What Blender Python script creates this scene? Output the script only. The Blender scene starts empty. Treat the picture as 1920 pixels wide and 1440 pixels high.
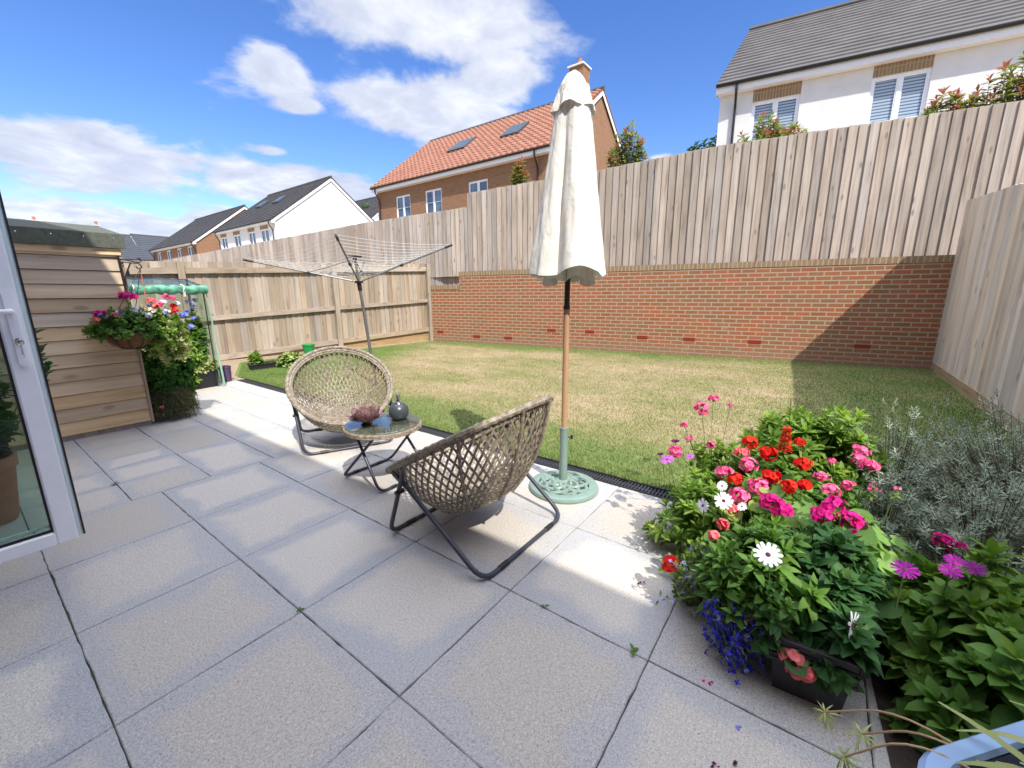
import bpy, math, random
import numpy as np
from mathutils import Vector
random.seed(7)
RG = np.random.default_rng(7)
S = bpy.context.scene
COL = S.collection
PI = math.pi
R = math.radians

# ------------------------------------------------------------------ helpers
def props(o, label=None, cat=None, group=None, kind=None):
    if label: o['label'] = label
    if cat: o['category'] = cat
    if group: o['group'] = group
    if kind: o['kind'] = kind
    return o

def thing(name, loc, label, cat, rz=0.0, group=None):
    o = bpy.data.objects.new(name, None)
    o.empty_display_size = .1
    COL.objects.link(o)
    o.location = loc
    o.rotation_euler = (0, 0, rz)
    return props(o, label, cat, group)

def link(name, me, mats, parent):
    o = bpy.data.objects.new(name, me)
    COL.objects.link(o)
    if not isinstance(mats, (list, tuple)): mats = [mats]
    for m in mats: me.materials.append(m)
    if parent is not None: o.parent = parent
    return o

def npmesh(name, V, F, mat, parent=None, rnd=None, smooth=False, local=False, mi=None):
    """one mesh object from arrays; V is world unless local (parent must be unrotated)"""
    V = np.asarray(V, dtype=np.float64)
    if parent is not None and not local:
        V = V - np.array(parent_loc(parent))
    F = np.asarray(F)
    me = bpy.data.meshes.new(name)
    me.vertices.add(len(V)); me.vertices.foreach_set('co', V.astype(np.float32).ravel())
    k = F.shape[1]
    me.loops.add(F.size); me.loops.foreach_set('vertex_index', F.astype(np.int32).ravel())
    me.polygons.add(len(F))
    me.polygons.foreach_set('loop_start', (np.arange(len(F)) * k).astype(np.int32))
    try: me.polygons.foreach_set('loop_total', np.full(len(F), k, dtype=np.int32))
    except Exception: pass
    if smooth: me.polygons.foreach_set('use_smooth', np.ones(len(F), dtype=bool))
    if mi is not None: me.polygons.foreach_set('material_index', np.asarray(mi, dtype=np.int32))
    me.update(calc_edges=True)
    if rnd is not None:
        a = me.attributes.new('rnd', 'FLOAT', 'FACE')
        a.data.foreach_set('value', np.asarray(rnd, dtype=np.float32))
    return link(name, me, mat, parent)

def parent_loc(p):
    l = np.array(p.location)
    if p.parent is not None: l = l + parent_loc(p.parent)
    return l

class MB:
    """collects faces of ONE mesh"""
    def __init__(s): s.V = []; s.F = []; s.R = []; s.U = []; s.M = []
    def quad(s, pts, rnd=0., uv=None, m=0):
        i = len(s.V); s.V += [tuple(p) for p in pts]
        s.F.append(tuple(range(i, i + len(pts)))); s.R.append(rnd); s.M.append(m)
        s.U.append(uv if uv is not None else [(p[0], p[1]) for p in pts])
    def faces(s, V, F, rnd=0., m=0):
        i = len(s.V); s.V += [tuple(v) for v in V]
        for f in F:
            s.F.append(tuple(i + k for k in f)); s.R.append(rnd); s.M.append(m)
            s.U.append([(V[k][0], V[k][2]) for k in f])
        return s
    def box(s, a, b, rnd=0., m=0):
        x0, y0, z0 = a; x1, y1, z1 = b
        V = [(x0,y0,z0),(x1,y0,z0),(x1,y1,z0),(x0,y1,z0),(x0,y0,z1),(x1,y0,z1),(x1,y1,z1),(x0,y1,z1)]
        return s.faces(V, [(3,2,1,0),(4,5,6,7),(0,1,5,4),(1,2,6,5),(2,3,7,6),(3,0,4,7)], rnd, m)
    def bbox(s, a, b, bv=.004, rnd=0., m=0):
        """box with chamfered edges"""
        x0,y0,z0 = a; x1,y1,z1 = b
        bv = min(bv, abs(x1-x0)*.45, abs(y1-y0)*.45, abs(z1-z0)*.45)
        bm = []
        V = []
        idx = {}
        for xi, x in enumerate((x0, x1)):
            for yi, y in enumerate((y0, y1)):
                for zi, z in enumerate((z0, z1)):
                    sx, sy, sz = (1 if xi == 0 else -1), (1 if yi == 0 else -1), (1 if zi == 0 else -1)
                    idx[xi,yi,zi] = len(V)
                    V += [(x, y+sy*bv, z+sz*bv), (x+sx*bv, y, z+sz*bv), (x+sx*bv, y+sy*bv, z)]
        g = lambda xi,yi,zi,k: idx[xi,yi,zi]+k
        F = []
        F += [(g(0,0,0,0),g(0,0,1,0),g(0,1,1,0),g(0,1,0,0)), (g(1,0,0,0),g(1,1,0,0),g(1,1,1,0),g(1,0,1,0))]
        F += [(g(0,0,0,1),g(1,0,0,1),g(1,0,1,1),g(0,0,1,1)), (g(0,1,0,1),g(0,1,1,1),g(1,1,1,1),g(1,1,0,1))]
        F += [(g(0,0,0,2),g(0,1,0,2),g(1,1,0,2),g(1,0,0,2)), (g(0,0,1,2),g(1,0,1,2),g(1,1,1,2),g(0,1,1,2))]
        for y in (0,1):
            for z in (0,1): F.append((g(0,y,z,1),g(1,y,z,1),g(1,y,z,2),g(0,y,z,2)))
        for x in (0,1):
            for z in (0,1): F.append((g(x,0,z,0),g(x,1,z,0),g(x,1,z,2),g(x,0,z,2)))
        for x in (0,1):
            for y in (0,1): F.append((g(x,y,0,0),g(x,y,1,0),g(x,y,1,1),g(x,y,0,1)))
        for x in (0,1):
            for y in (0,1):
                for z in (0,1): F.append((g(x,y,z,0),g(x,y,z,1),g(x,y,z,2)))
        return s.faces(V, F, rnd, m)
    def prism(s, poly, ext, rnd=0., m=0):
        """poly: list of 3D pts, ext: vector"""
        n = len(poly); P = [tuple(p) for p in poly]; Q = [tuple(np.add(p, ext)) for p in poly]
        F = [tuple(range(n))[::-1], tuple(range(n, 2*n))] + [(i, (i+1) % n, n+(i+1) % n, n+i) for i in range(n)]
        return s.faces(P+Q, F, rnd, m)
    def tube(s, pts, r, n=8, rnd=0., cap=True, closed=False, m=0):
        P = np.array(pts, float); k = len(P)
        rr = np.full(k, r) if np.isscalar(r) else np.array(r)
        V = []; up = None
        for i in range(k):
            if closed: t = P[(i+1) % k] - P[i-1]
            else: t = P[min(i+1, k-1)] - P[max(i-1, 0)]
            t = t / (np.linalg.norm(t) + 1e-12)
            if up is None:
                a = np.array([0, 0, 1.]) if abs(t[2]) < .9 else np.array([1., 0, 0])
                up = np.cross(t, a)
            up = up - t*np.dot(up, t); up /= (np.linalg.norm(up)+1e-12)
            w = np.cross(t, up)
            for j in range(n):
                a = 2*PI*j/n
                V.append(P[i] + rr[i]*(up*math.cos(a) + w*math.sin(a)))
        F = []
        for i in range(k if closed else k-1):
            i2 = (i+1) % k
            for j in range(n):
                F.append((i*n+j, i*n+(j+1) % n, i2*n+(j+1) % n, i2*n+j))
        if cap and not closed: F += [tuple(range(n))[::-1], tuple((k-1)*n+j for j in range(n))]
        return s.faces(V, F, rnd, m)
    def lathe(s, prof, n=24, c=(0,0,0), rnd=0., m=0):
        V = []; F = []
        for (r, z) in prof:
            for j in range(n):
                a = 2*PI*j/n; V.append((c[0]+r*math.cos(a), c[1]+r*math.sin(a), c[2]+z))
        for i in range(len(prof)-1):
            for j in range(n):
                F.append((i*n+j, i*n+(j+1) % n, (i+1)*n+(j+1) % n, (i+1)*n+j))
        return s.faces(V, F, rnd, m)
    def build(s, name, mat, parent=None, smooth=False, local=False, sub=None, weld=False):
        V = np.array(s.V, float).reshape(-1, 3)
        if parent is not None and not local: V = V - np.array(parent_loc(parent))
        me = bpy.data.meshes.new(name)
        me.from_pydata([tuple(v) for v in V], [], s.F)
        a = me.attributes.new('rnd', 'FLOAT', 'FACE'); a.data.foreach_set('value', s.R)
        uv = me.uv_layers.new(name='UVMap')
        uv.data.foreach_set('uv', [c for f in s.U for p in f for c in p])
        me.polygons.foreach_set('material_index', s.M)
        if smooth: me.polygons.foreach_set('use_smooth', [True]*len(s.F))
        o = link(name, me, mat, parent)
        if smooth and sub is None:
            md = o.modifiers.new('es', 'EDGE_SPLIT'); md.split_angle = R(40)
        if sub:
            md = o.modifiers.new('ss', 'SUBSURF'); md.levels = md.render_levels = sub
        return o

def bend(pts, r, n=5):
    """round the corners of a polyline"""
    P = [np.array(p, float) for p in pts]; out = [P[0]]
    for i in range(1, len(P)-1):
        a = P[i-1]-P[i]; b = P[i+1]-P[i]
        la, lb = np.linalg.norm(a), np.linalg.norm(b); q = min(r, la*.48, lb*.48)
        A = P[i]+a/la*q; B = P[i]+b/lb*q
        for k in range(n+1):
            t = k/n; out.append((1-t)**2*A + 2*t*(1-t)*P[i] + t*t*B)
    out.append(P[-1]); return out

def copy_tree(o, parent=None):
    c = o.copy(); COL.objects.link(c)
    if parent is not None: c.parent = parent
    for ch in [x for x in bpy.data.objects if x.parent == o]: copy_tree(ch, c)
    return c

# ------------------------------------------------------------------ materials
def newmat(name):
    m = bpy.data.materials.new(name); m.use_nodes = True
    nt = m.node_tree; b = nt.nodes['Principled BSDF']
    return m, nt, b, nt.nodes, nt.links
def N(nt, typ, **kw):
    n = nt.nodes.new(typ)
    for k, v in kw.items():
        if k.startswith('i_'):
            key = k[2:]; key = int(key) if key.isdigit() else key.replace('_', ' ')
            n.inputs[key].default_value = v
        else: setattr(n, k, v)
    return n
def c4(c): return (c[0], c[1], c[2], 1)
def ramp(nt, stops, interp='LINEAR'):
    n = nt.nodes.new('ShaderNodeValToRGB'); e = n.color_ramp.elements; n.color_ramp.interpolation = interp
    while len(e) < len(stops): e.new(.5)
    for i, (p, c) in enumerate(stops): e[i].position = p; e[i].color = c4(c)
    return n
def mixc(nt, a, b, f, mode='MIX'):
    n = nt.nodes.new('ShaderNodeMix'); n.data_type = 'RGBA'; n.blend_type = mode
    for key, v in ((6, a), (7, b), (0, f)):
        if isinstance(v, bpy.types.NodeSocket): nt.links.new(v, n.inputs[key])
        elif isinstance(v, (int, float)): n.inputs[key].default_value = v
        else: n.inputs[key].default_value = c4(v)
    return n.outputs[2]
def mathn(nt, op, a, b=0., clamp=False):
    n = nt.nodes.new('ShaderNodeMath'); n.operation = op; n.use_clamp = clamp
    for k, v in ((0, a), (1, b)):
        if isinstance(v, bpy.types.NodeSocket): nt.links.new(v, n.inputs[k])
        else: n.inputs[k].default_value = v
    return n.outputs[0]
def coords(nt, scale=(1,1,1), src='Object', off=None):
    t = nt.nodes.new('ShaderNodeTexCoord'); mp = nt.nodes.new('ShaderNodeMapping')
    nt.links.new(t.outputs[src], mp.inputs[0]); mp.inputs['Scale'].default_value = scale
    if off is not None: nt.links.new(off, mp.inputs['Location'])
    return mp.outputs[0]
def noise(nt, vec, scale, detail=3, rough=.5, dist=0.):
    n = nt.nodes.new('ShaderNodeTexNoise'); n.inputs['Scale'].default_value = scale
    n.inputs['Detail'].default_value = detail; n.inputs['Roughness'].default_value = rough
    n.inputs['Distortion'].default_value = dist
    if vec is not None: nt.links.new(vec, n.inputs['Vector'])
    return n.outputs['Fac']
def rndattr(nt):
    n = nt.nodes.new('ShaderNodeAttribute'); n.attribute_name = 'rnd'; return n.outputs['Fac']
def bump(nt, h, strength=.3, dist=.01, bsdf=None):
    n = nt.nodes.new('ShaderNodeBump'); n.inputs['Strength'].default_value = strength
    n.inputs['Distance'].default_value = dist; nt.links.new(h, n.inputs['Height'])
    if bsdf is not None: nt.links.new(n.outputs[0], bsdf.inputs['Normal'])
    return n.outputs[0]

def plain(name, col, rough=.5, metal=0., var=.12, nscale=8., bmp=0., bscale=60., spec=None):
    m, nt, b, nd, lk = newmat(name)
    v = coords(nt); f = noise(nt, v, nscale, 4, .6)
    lo = tuple(c*(1-var) for c in col); hi = tuple(min(1, c*(1+var)) for c in col)
    r = ramp(nt, [(.3, lo), (.7, hi)]); lk.new(f, r.inputs[0]); lk.new(r.outputs[0], b.inputs['Base Color'])
    b.inputs['Roughness'].default_value = rough; b.inputs['Metallic'].default_value = metal
    if spec is not None: b.inputs['Specular IOR Level'].default_value = spec
    if bmp: bump(nt, noise(nt, v, bscale, 3), bmp, .005, b)
    return m

def wood(name, cols, axis=2, knots=True, rough=.85, fine=26., strv=1.0, grain=.35):
    """weathered timber; the grain runs along object axis; each board has its own rnd"""
    m, nt, b, nd, lk = newmat(name)
    rn = rndattr(nt)
    cmb = nd.new('ShaderNodeCombineXYZ'); k = mathn(nt, 'MULTIPLY', rn, 37.3)
    for i in range(3): lk.new(k, cmb.inputs[i])
    sc = [fine, fine, fine]; sc[axis] = 1.1
    v = coords(nt, tuple(sc), 'Object', cmb.outputs[0])
    g = noise(nt, v, 1.0, 5, .62, .6)
    sc2 = [3.5, 3.5, 3.5]; sc2[axis] = .9
    g2 = noise(nt, coords(nt, tuple(sc2), 'Object', cmb.outputs[0]), 1.6, 3, .5)
    gg = mathn(nt, 'ADD', mathn(nt, 'MULTIPLY', g, .62), mathn(nt, 'MULTIPLY', g2, .38))
    r = ramp(nt, [(.28, cols[0]), (.45, cols[1]), (.6, cols[2]), (.75, cols[3])]); lk.new(gg, r.inputs[0])
    hsv = nd.new('ShaderNodeHueSaturation'); lk.new(r.outputs[0], hsv.inputs['Color'])
    fr = nd.new('ShaderNodeMath'); fr.operation = 'FRACT'; lk.new(mathn(nt, 'MULTIPLY', rn, 7.77), fr.inputs[0])
    lk.new(mathn(nt, 'ADD', mathn(nt, 'MULTIPLY', rn, .42*strv), 1-.21*strv), hsv.inputs['Value'])
    lk.new(mathn(nt, 'ADD', mathn(nt, 'MULTIPLY', fr.outputs[0], .5), .75), hsv.inputs['Saturation'])
    col = hsv.outputs[0]
    if knots:
        sc3 = [7., 7., 7.]; sc3[axis] = 2.6
        vo = nd.new('ShaderNodeTexVoronoi'); lk.new(coords(nt, tuple(sc3), 'Object', cmb.outputs[0]), vo.inputs['Vector'])
        vo.inputs['Scale'].default_value = 1.0
        kr = ramp(nt, [(.0, (1,1,1)), (.10, (.75,.75,.75)), (.17, (0,0,0))]); lk.new(vo.outputs['Distance'], kr.inputs[0])
        col = mixc(nt, col, tuple(c*.42 for c in cols[1]), mathn(nt, 'MULTIPLY', kr.outputs[0], .75))
    lk.new(col, b.inputs['Base Color']); b.inputs['Roughness'].default_value = rough
    b.inputs['Specular IOR Level'].default_value = .2
    bump(nt, g, grain, .006, b)
    return m

def leafmat(name, lo, hi, trans=.35, rough=.55, spec=.25):
    m, nt, b, nd, lk = newmat(name)
    rn = rndattr(nt)
    r = ramp(nt, [(0., lo), (.5, tuple((a+c)/2 for a, c in zip(lo, hi))), (.9, hi), (1., (min(1, hi[0]*1.45), min(1, hi[1]*1.08), hi[2]))]); lk.new(rn, r.inputs[0])
    f = noise(nt, coords(nt), 90, 2)
    col = mixc(nt, r.outputs[0], tuple(c*.6 for c in lo), mathn(nt, 'MULTIPLY', f, .35))
    lk.new(col, b.inputs['Base Color']); b.inputs['Roughness'].default_value = rough
    b.inputs['Specular IOR Level'].default_value = spec
    if trans > 0:
        tr = nd.new('ShaderNodeBsdfTranslucent'); out = nd['Material Output']
        hs = nd.new('ShaderNodeHueSaturation'); hs.inputs['Value'].default_value = 1.5; hs.inputs['Saturation'].default_value = 1.1
        hs.inputs['Hue'].default_value = .485
        lk.new(col, hs.inputs['Color']); lk.new(hs.outputs[0], tr.inputs['Color'])
        mx = nd.new('ShaderNodeMixShader'); mx.inputs[0].default_value = trans
        lk.new(b.outputs[0], mx.inputs[1]); lk.new(tr.outputs[0], mx.inputs[2]); lk.new(mx.outputs[0], out.inputs[0])
    return m

def brickmat(name, reds, mortar=(.56,.45,.32), bw=.225, rh=.075, ms=.011, scale=1., offx=.5):
    m, nt, b, nd, lk = newmat(name)
    tc = nd.new('ShaderNodeTexCoord')
    bt = nd.new('ShaderNodeTexBrick'); lk.new(tc.outputs['UV'], bt.inputs['Vector'])
    bt.inputs['Color1'].default_value = (0,0,0,1); bt.inputs['Color2'].default_value = (1,1,1,1); bt.inputs['Mortar'].default_value = (.5,.5,.5,1)
    bt.inputs['Scale'].default_value = scale; bt.inputs['Mortar Size'].default_value = ms; bt.inputs['Mortar Smooth'].default_value = .25
    bt.inputs['Brick Width'].default_value = bw; bt.inputs['Row Height'].default_value = rh; bt.offset = offx
    n = len(reds); r = ramp(nt, [(i/(n-1), c) for i, c in enumerate(reds)]); lk.new(bt.outputs['Color'], r.inputs[0])
    f = noise(nt, tc.outputs['UV'], 55, 4, .65); f2 = noise(nt, tc.outputs['UV'], 1.3, 3)
    col = mixc(nt, r.outputs[0], tuple(c*.72 for c in reds[0]), mathn(nt, 'MULTIPLY', f, .55))
    mcol = mixc(nt, mortar, tuple(c*.6 for c in mortar), f)
    col = mixc(nt, col, mcol, bt.outputs['Fac'])
    col = mixc(nt, col, tuple(c*.55 for c in mortar), mathn(nt, 'MULTIPLY', f2, .25))
    lk.new(col, b.inputs['Base Color']); b.inputs['Roughness'].default_value = .9; b.inputs['Specular IOR Level'].default_value = .15
    if name == 'garden_brick':   # soil splash on the lowest courses, pale salt bloom higher up
        su = nd.new('ShaderNodeSeparateXYZ'); lk.new(tc.outputs['UV'], su.inputs[0]); mr = nd.new('ShaderNodeMapRange'); mr.inputs['From Min'].default_value = .42; mr.inputs['From Max'].default_value = .02
        lk.new(mathn(nt, 'ADD', su.outputs[1], mathn(nt, 'MULTIPLY', noise(nt, tc.outputs['UV'], 6, 3), .25)), mr.inputs['Value']); col = mixc(nt, col, (.34,.235,.165), mathn(nt, 'MULTIPLY', mr.outputs[0], .75))
        bl = ramp(nt, [(.60, (0,0,0)), (.72, (1,1,1))]); lk.new(noise(nt, tc.outputs['UV'], 2.4, 5, .7), bl.inputs[0]); col = mixc(nt, col, (.52,.44,.36), mathn(nt, 'MULTIPLY', bl.outputs[0], .22)); lk.new(col, b.inputs['Base Color'])
    h = mathn(nt, 'ADD', mathn(nt, 'MULTIPLY', mathn(nt, 'SUBTRACT', 1., bt.outputs['Fac']), 1.), mathn(nt, 'MULTIPLY', f, .3))
    bump(nt, h, .6, .006, b)
    return m

M = {}
M['wood_grey'] = wood('weathered_fence_wood', [(.19,.15,.125), (.37,.31,.262), (.46,.395,.34), (.55,.485,.425)])
M['wood_right'] = wood('right_fence_wood', [(.38,.31,.235), (.62,.52,.41), (.72,.62,.50), (.78,.69,.57)], fine=20., knots=True)
M['wood_left'] = wood('left_fence_wood', [(.21,.16,.12), (.36,.285,.215), (.44,.36,.28), (.52,.445,.36)])
M['rail_left'] = wood('rail_wood', [(.21,.16,.115), (.38,.30,.225), (.47,.39,.30), (.56,.48,.385)], axis=0)
M['shed_wood'] = wood('shed_wood', [(.32,.215,.12), (.64,.47,.29), (.74,.57,.375), (.80,.66,.47)], axis=0, rough=.8)
M['post_wood'] = wood('post_wood', [(.20,.15,.10), (.36,.28,.20), (.44,.36,.26), (.52,.43,.33)])
M['brick_garden'] = brickmat('garden_brick', [(.33,.105,.047), (.45,.135,.058), (.31,.155,.075), (.52,.125,.05), (.28,.14,.065), (.42,.155,.07)])
M['brick_coping'] = brickmat('coping_brick', [(.31,.20,.11), (.38,.25,.14), (.29,.18,.10)], bw=.075, rh=.30, offx=0.)
M['brick_house'] = brickmat('house_brick', [(.28,.13,.07), (.38,.18,.095), (.33,.165,.09), (.43,.21,.12)], mortar=(.36,.26,.17))
M['airbrick'] = plain('air_brick', (.34,.045,.022), .8, bmp=.3)
M['render'] = plain('white_render', (.76,.74,.72), .9, var=.05, nscale=3, bmp=.45, bscale=16)
M['render_pure'] = plain('bright_render', (.80,.79,.77), .9, var=.05, nscale=2, bmp=.3, bscale=10)
M['upvc'] = plain('white_upvc', (.92,.92,.94), .28, var=.03)
M['upvc_edge'] = plain('pale_grey_upvc', (.74,.84,.82), .3, var=.05)
M['gasket'] = plain('black_gasket', (.012,.010,.016), .5)
M['black_plastic'] = plain('black_plastic', (.012,.012,.014), .45)
M['slate_angle_shade'] = plain('angle_shaded_tile', (.055,.052,.052), .8, var=.2, nscale=1.6, bmp=.2, bscale=30, spec=.2)  # grey roof tile with the dimming from its angle put into the colour
M['slate'] = plain('grey_roof_tile', (.092,.083,.079), .75, var=.22, nscale=1.6, bmp=.2, bscale=30)
M['slate_far'] = plain('slate_roof', (.05,.055,.068), .8, var=.15, nscale=2)
M['pantile'] = None
M['lead'] = plain('lead_flashing', (.07,.075,.085), .6)
M['felt'] = plain('green_mineral_felt', (.105,.115,.09), .95, var=.25, nscale=40, bmp=.5, bscale=300)
M['dark_metal'] = plain('dark_grey_tube', (.055,.058,.075), .38, metal=.35, var=.15)
M['grey_tube'] = plain('grey_airer_tube', (.16,.155,.15), .4, metal=.3)
M['airer_line'] = plain('pale_line', (.62,.60,.58), .5)
M['soil'] = plain('soil', (.035,.025,.018), .95, var=.4, nscale=30, bmp=.8, bscale=60)
M['earth'] = plain('dry_earth', (.30,.22,.14), .95, var=.3, nscale=14, bmp=.6, bscale=50)
M['drain'] = plain('drain_grating', (.035,.035,.04), .45)
M['wicker'] = None
M['terracotta'] = plain('terracotta', (.42,.17,.10), .85, var=.2, nscale=6)
M['planter_grey'] = plain('dark_grey_planter', (.026,.025,.028), .6, var=.2, nscale=20)
M['blue_glaze'] = plain('pale_blue_plastic', (.27,.41,.62), .35, var=.06)
M['blue_inner'] = plain('blue_plastic_inside', (.10,.13,.24), .45)
M['green_metal'] = plain('sage_green_paint', (.205,.29,.245), .28, var=.08, nscale=20)
M['pole_wood'] = wood('varnished_pole', [(.34,.15,.05), (.46,.22,.075), (.52,.26,.10), (.58,.31,.13)], knots=False, rough=.35, grain=.08)
M['pole_dark'] = plain('dark_bronze', (.06,.045,.03), .35, metal=.6)
M['coir'] = plain('coir_liner', (.16,.075,.03), .95, var=.4, nscale=60, bmp=.9, bscale=180)
M['purple'] = plain('purple_plastic', (.085,.05,.11), .45)
M['green_plastic'] = plain('green_plastic', (.02,.26,.06), .4)
M['green_pvc'] = plain('rolled_green_pvc', (.10,.30,.19), .25, var=.6, nscale=16, bmp=.5, bscale=22)
M['glaze_grey'] = plain('charcoal_ceramic', (.05,.055,.062), .28, var=.15, nscale=25)
M['chrome'] = plain('chrome', (.55,.52,.50), .15, metal=1.)
M['twine'] = plain('orange_twine', (.60,.16,.08), .7)
M['terrace_stem'] = plain('green_stem', (.10,.17,.04), .6)
M['brown_stem'] = plain('brown_stem', (.14,.09,.05), .8)
M['runner'] = plain('pale_runner_stem', (.50,.33,.17), .6)
M['bark'] = plain('bark', (.10,.075,.05), .9)
M['interior'] = plain('room_interior', (.05,.05,.05), .9)

# leaves and petals
M['lf_bright'] = leafmat('bright_leaf', (.08,.17,.02), (.30,.46,.08))
M['lf_fresh'] = leafmat('fresh_leaf', (.06,.15,.022), (.22,.38,.06))
M['lf_mid'] = leafmat('mid_leaf', (.05,.13,.022), (.17,.33,.06))
M['lf_dark'] = leafmat('dark_leaf', (.022,.075,.022), (.08,.20,.05), .25)
M['lf_ger'] = leafmat('pelargonium_leaf', (.08,.19,.04), (.28,.46,.12), .35, .6, .2)
M['lf_lav'] = leafmat('lavender_leaf', (.20,.27,.18), (.50,.57,.43), .15, .8, .1)
M['lf_photinia'] = leafmat('photinia_leaf', (.12,.20,.04), (.42,.47,.15), .3, .35)
M['lf_red'] = leafmat('photinia_young_leaf', (.30,.11,.06), (.48,.22,.11), .3, .35)
M['lf_var'] = leafmat('variegated_leaf', (.25,.33,.08), (.62,.62,.30), .3)
M['lf_tree'] = leafmat('tree_leaf', (.025,.06,.015), (.08,.16,.035), .2)
M['lf_ivy'] = leafmat('ivy_leaf', (.025,.09,.012), (.08,.22,.03), .3)
M['lf_wisp'] = leafmat('wispy_leaf', (.07,.10,.035), (.17,.22,.08), .2, .7)
def petal(name, a, b, t=.3): return leafmat(name, a, b, t, .6, .15)
M['pt_magenta'] = petal('magenta_petal', (.30,.004,.10), (.85,.03,.34))
M['pt_pink'] = petal('pink_petal', (.62,.02,.15), (.98,.26,.48))
M['pt_red'] = petal('red_petal', (.34,.004,.004), (.92,.05,.02))
M['pt_coral'] = petal('coral_petal', (.72,.10,.12), (.92,.28,.28))
M['pt_white'] = petal('white_petal', (.72,.72,.80), (.90,.90,.92), .2)
M['pt_purple'] = petal('purple_petal', (.17,.005,.17), (.36,.02,.33))
M['pt_mauve'] = petal('mauve_petal', (.45,.10,.48), (.70,.22,.68))
M['pt_darkpurple'] = petal('dark_purple_petal', (.05,.005,.05), (.14,.01,.10))
M['pt_blue'] = petal('blue_petal', (.03,.02,.45), (.10,.09,.85))
M['pt_lblue'] = petal('pale_blue_petal', (.20,.22,.72), (.40,.42,.90))
M['pt_cream'] = petal('cream_petal', (.75,.66,.42), (.86,.80,.62))
M['eye_dark'] = plain('dark_flower_eye', (.09,.01,.05), .8)
M['eye_yellow'] = plain('yellow_flower_eye', (.6,.4,.05), .8)

def glassmat(name, tint, rough=.02, mixf=.12, refl=1.45):
    m, nt, b, nd, lk = newmat(name)
    nd.remove(b); out = nd['Material Output']
    tr = nd.new('ShaderNodeBsdfTransparent'); tr.inputs[0].default_value = c4(tint)
    gl = nd.new('ShaderNodeBsdfGlossy'); gl.inputs['Roughness'].default_value = rough
    fr = nd.new('ShaderNodeLayerWeight'); fr.inputs[0].default_value = .5
    mx = nd.new('ShaderNodeMixShader'); lk.new(mathn(nt, 'ADD', mathn(nt, 'MULTIPLY', mathn(nt, 'POWER', fr.outputs['Facing'], 4.), .75), mixf, True), mx.inputs[0])
    lk.new(tr.outputs[0], mx.inputs[1]); lk.new(gl.outputs[0], mx.inputs[2]); lk.new(mx.outputs[0], out.inputs[0])
    return m
M['glass_door'] = glassmat('tinted_door_glass', (.80,.87,.83), .01, .02)
M['glass_table'] = glassmat('table_glass', (.80,.88,.86), .02, .14)
M['pvc_clear'] = glassmat('clear_green_pvc', (.72,.86,.78), .22, .05)
def winglass():
    m, nt, b, nd, lk = newmat('window_glass')
    b.inputs['Base Color'].default_value = (.10,.14,.19,1); b.inputs['Roughness'].default_value = .06
    b.inputs['Specular IOR Level'].default_value = .9
    f = noise(nt, coords(nt), 1.2, 2); r = ramp(nt, [(.35, (.05,.08,.12)), (.65, (.17,.23,.30))]); lk.new(f, r.inputs[0]); lk.new(r.outputs[0], b.inputs['Base Color'])
    return m
M['win_glass'] = winglass()
def blindmat():
    m, nt, b, nd, lk = newmat('slatted_blind')
    v = coords(nt); w = nd.new('ShaderNodeTexWave'); w.bands_direction = 'Z'; w.inputs['Scale'].default_value = 4.2
    lk.new(v, w.inputs['Vector'])
    r = ramp(nt, [(.25, (.12,.17,.24)), (.5, (.42,.50,.58))]); lk.new(w.outputs['Fac'], r.inputs[0]); lk.new(r.outputs[0], b.inputs['Base Color'])
    b.inputs['Roughness'].default_value = .08; return m
M['blind_glass'] = blindmat()
def wickermat():
    m, nt, b, nd, lk = newmat('woven_rattan')
    v = coords(nt)
    f = noise(nt, v, 45, 3, .6)
    r = ramp(nt, [(.3, (.12,.093,.063)), (.5, (.24,.195,.14)), (.7, (.39,.335,.25))]); lk.new(f, r.inputs[0]); lk.new(r.outputs[0], b.inputs['Base Color'])
    b.inputs['Roughness'].default_value = .55
    w = nd.new('ShaderNodeTexVoronoi'); w.inputs['Scale'].default_value = 170; lk.new(v, w.inputs['Vector'])
    bump(nt, w.outputs['Distance'], .5, .004, b); return m
M['wicker'] = wickermat()
def panmat():
    m, nt, b, nd, lk = newmat('red_pantile')
    rn = rndattr(nt); v = coords(nt)
    r = ramp(nt, [(0, (.225,.098,.062)), (.5, (.30,.137,.09)), (1., (.37,.18,.125))])
    f = noise(nt, v, 5., 4, .7)
    lk.new(mathn(nt, 'ADD', mathn(nt, 'MULTIPLY', rn, .35), mathn(nt, 'MULTIPLY', f, .55)), r.inputs[0])
    lk.new(r.outputs[0], b.inputs['Base Color']); b.inputs['Roughness'].default_value = .85; b.inputs['Specular IOR Level'].default_value = .2
    return m
M['pantile'] = panmat()
def clothmat():
    m, nt, b, nd, lk = newmat('cream_canvas')
    f = noise(nt, coords(nt), 9., 5, .65); r = ramp(nt, [(.3, (.74,.71,.63)), (.6, (.84,.82,.76))]); lk.new(f, r.inputs[0]); lk.new(r.outputs[0], b.inputs['Base Color'])
    b.inputs['Roughness'].default_value = .9; b.inputs['Specular IOR Level'].default_value = .1
    bump(nt, noise(nt, coords(nt, (1,1,.45)), 17, 4, .55, .8), .42, .02, b)
    tr = nd.new('ShaderNodeBsdfTranslucent'); tr.inputs[0].default_value = (.6,.56,.47,1); mx = nd.new('ShaderNodeMixShader'); mx.inputs[0].default_value = .15
    lk.new(b.outputs[0], mx.inputs[1]); lk.new(tr.outputs[0], mx.inputs[2]); lk.new(mx.outputs[0], nd['Material Output'].inputs[0]); return m
M['canvas'] = clothmat()
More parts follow.
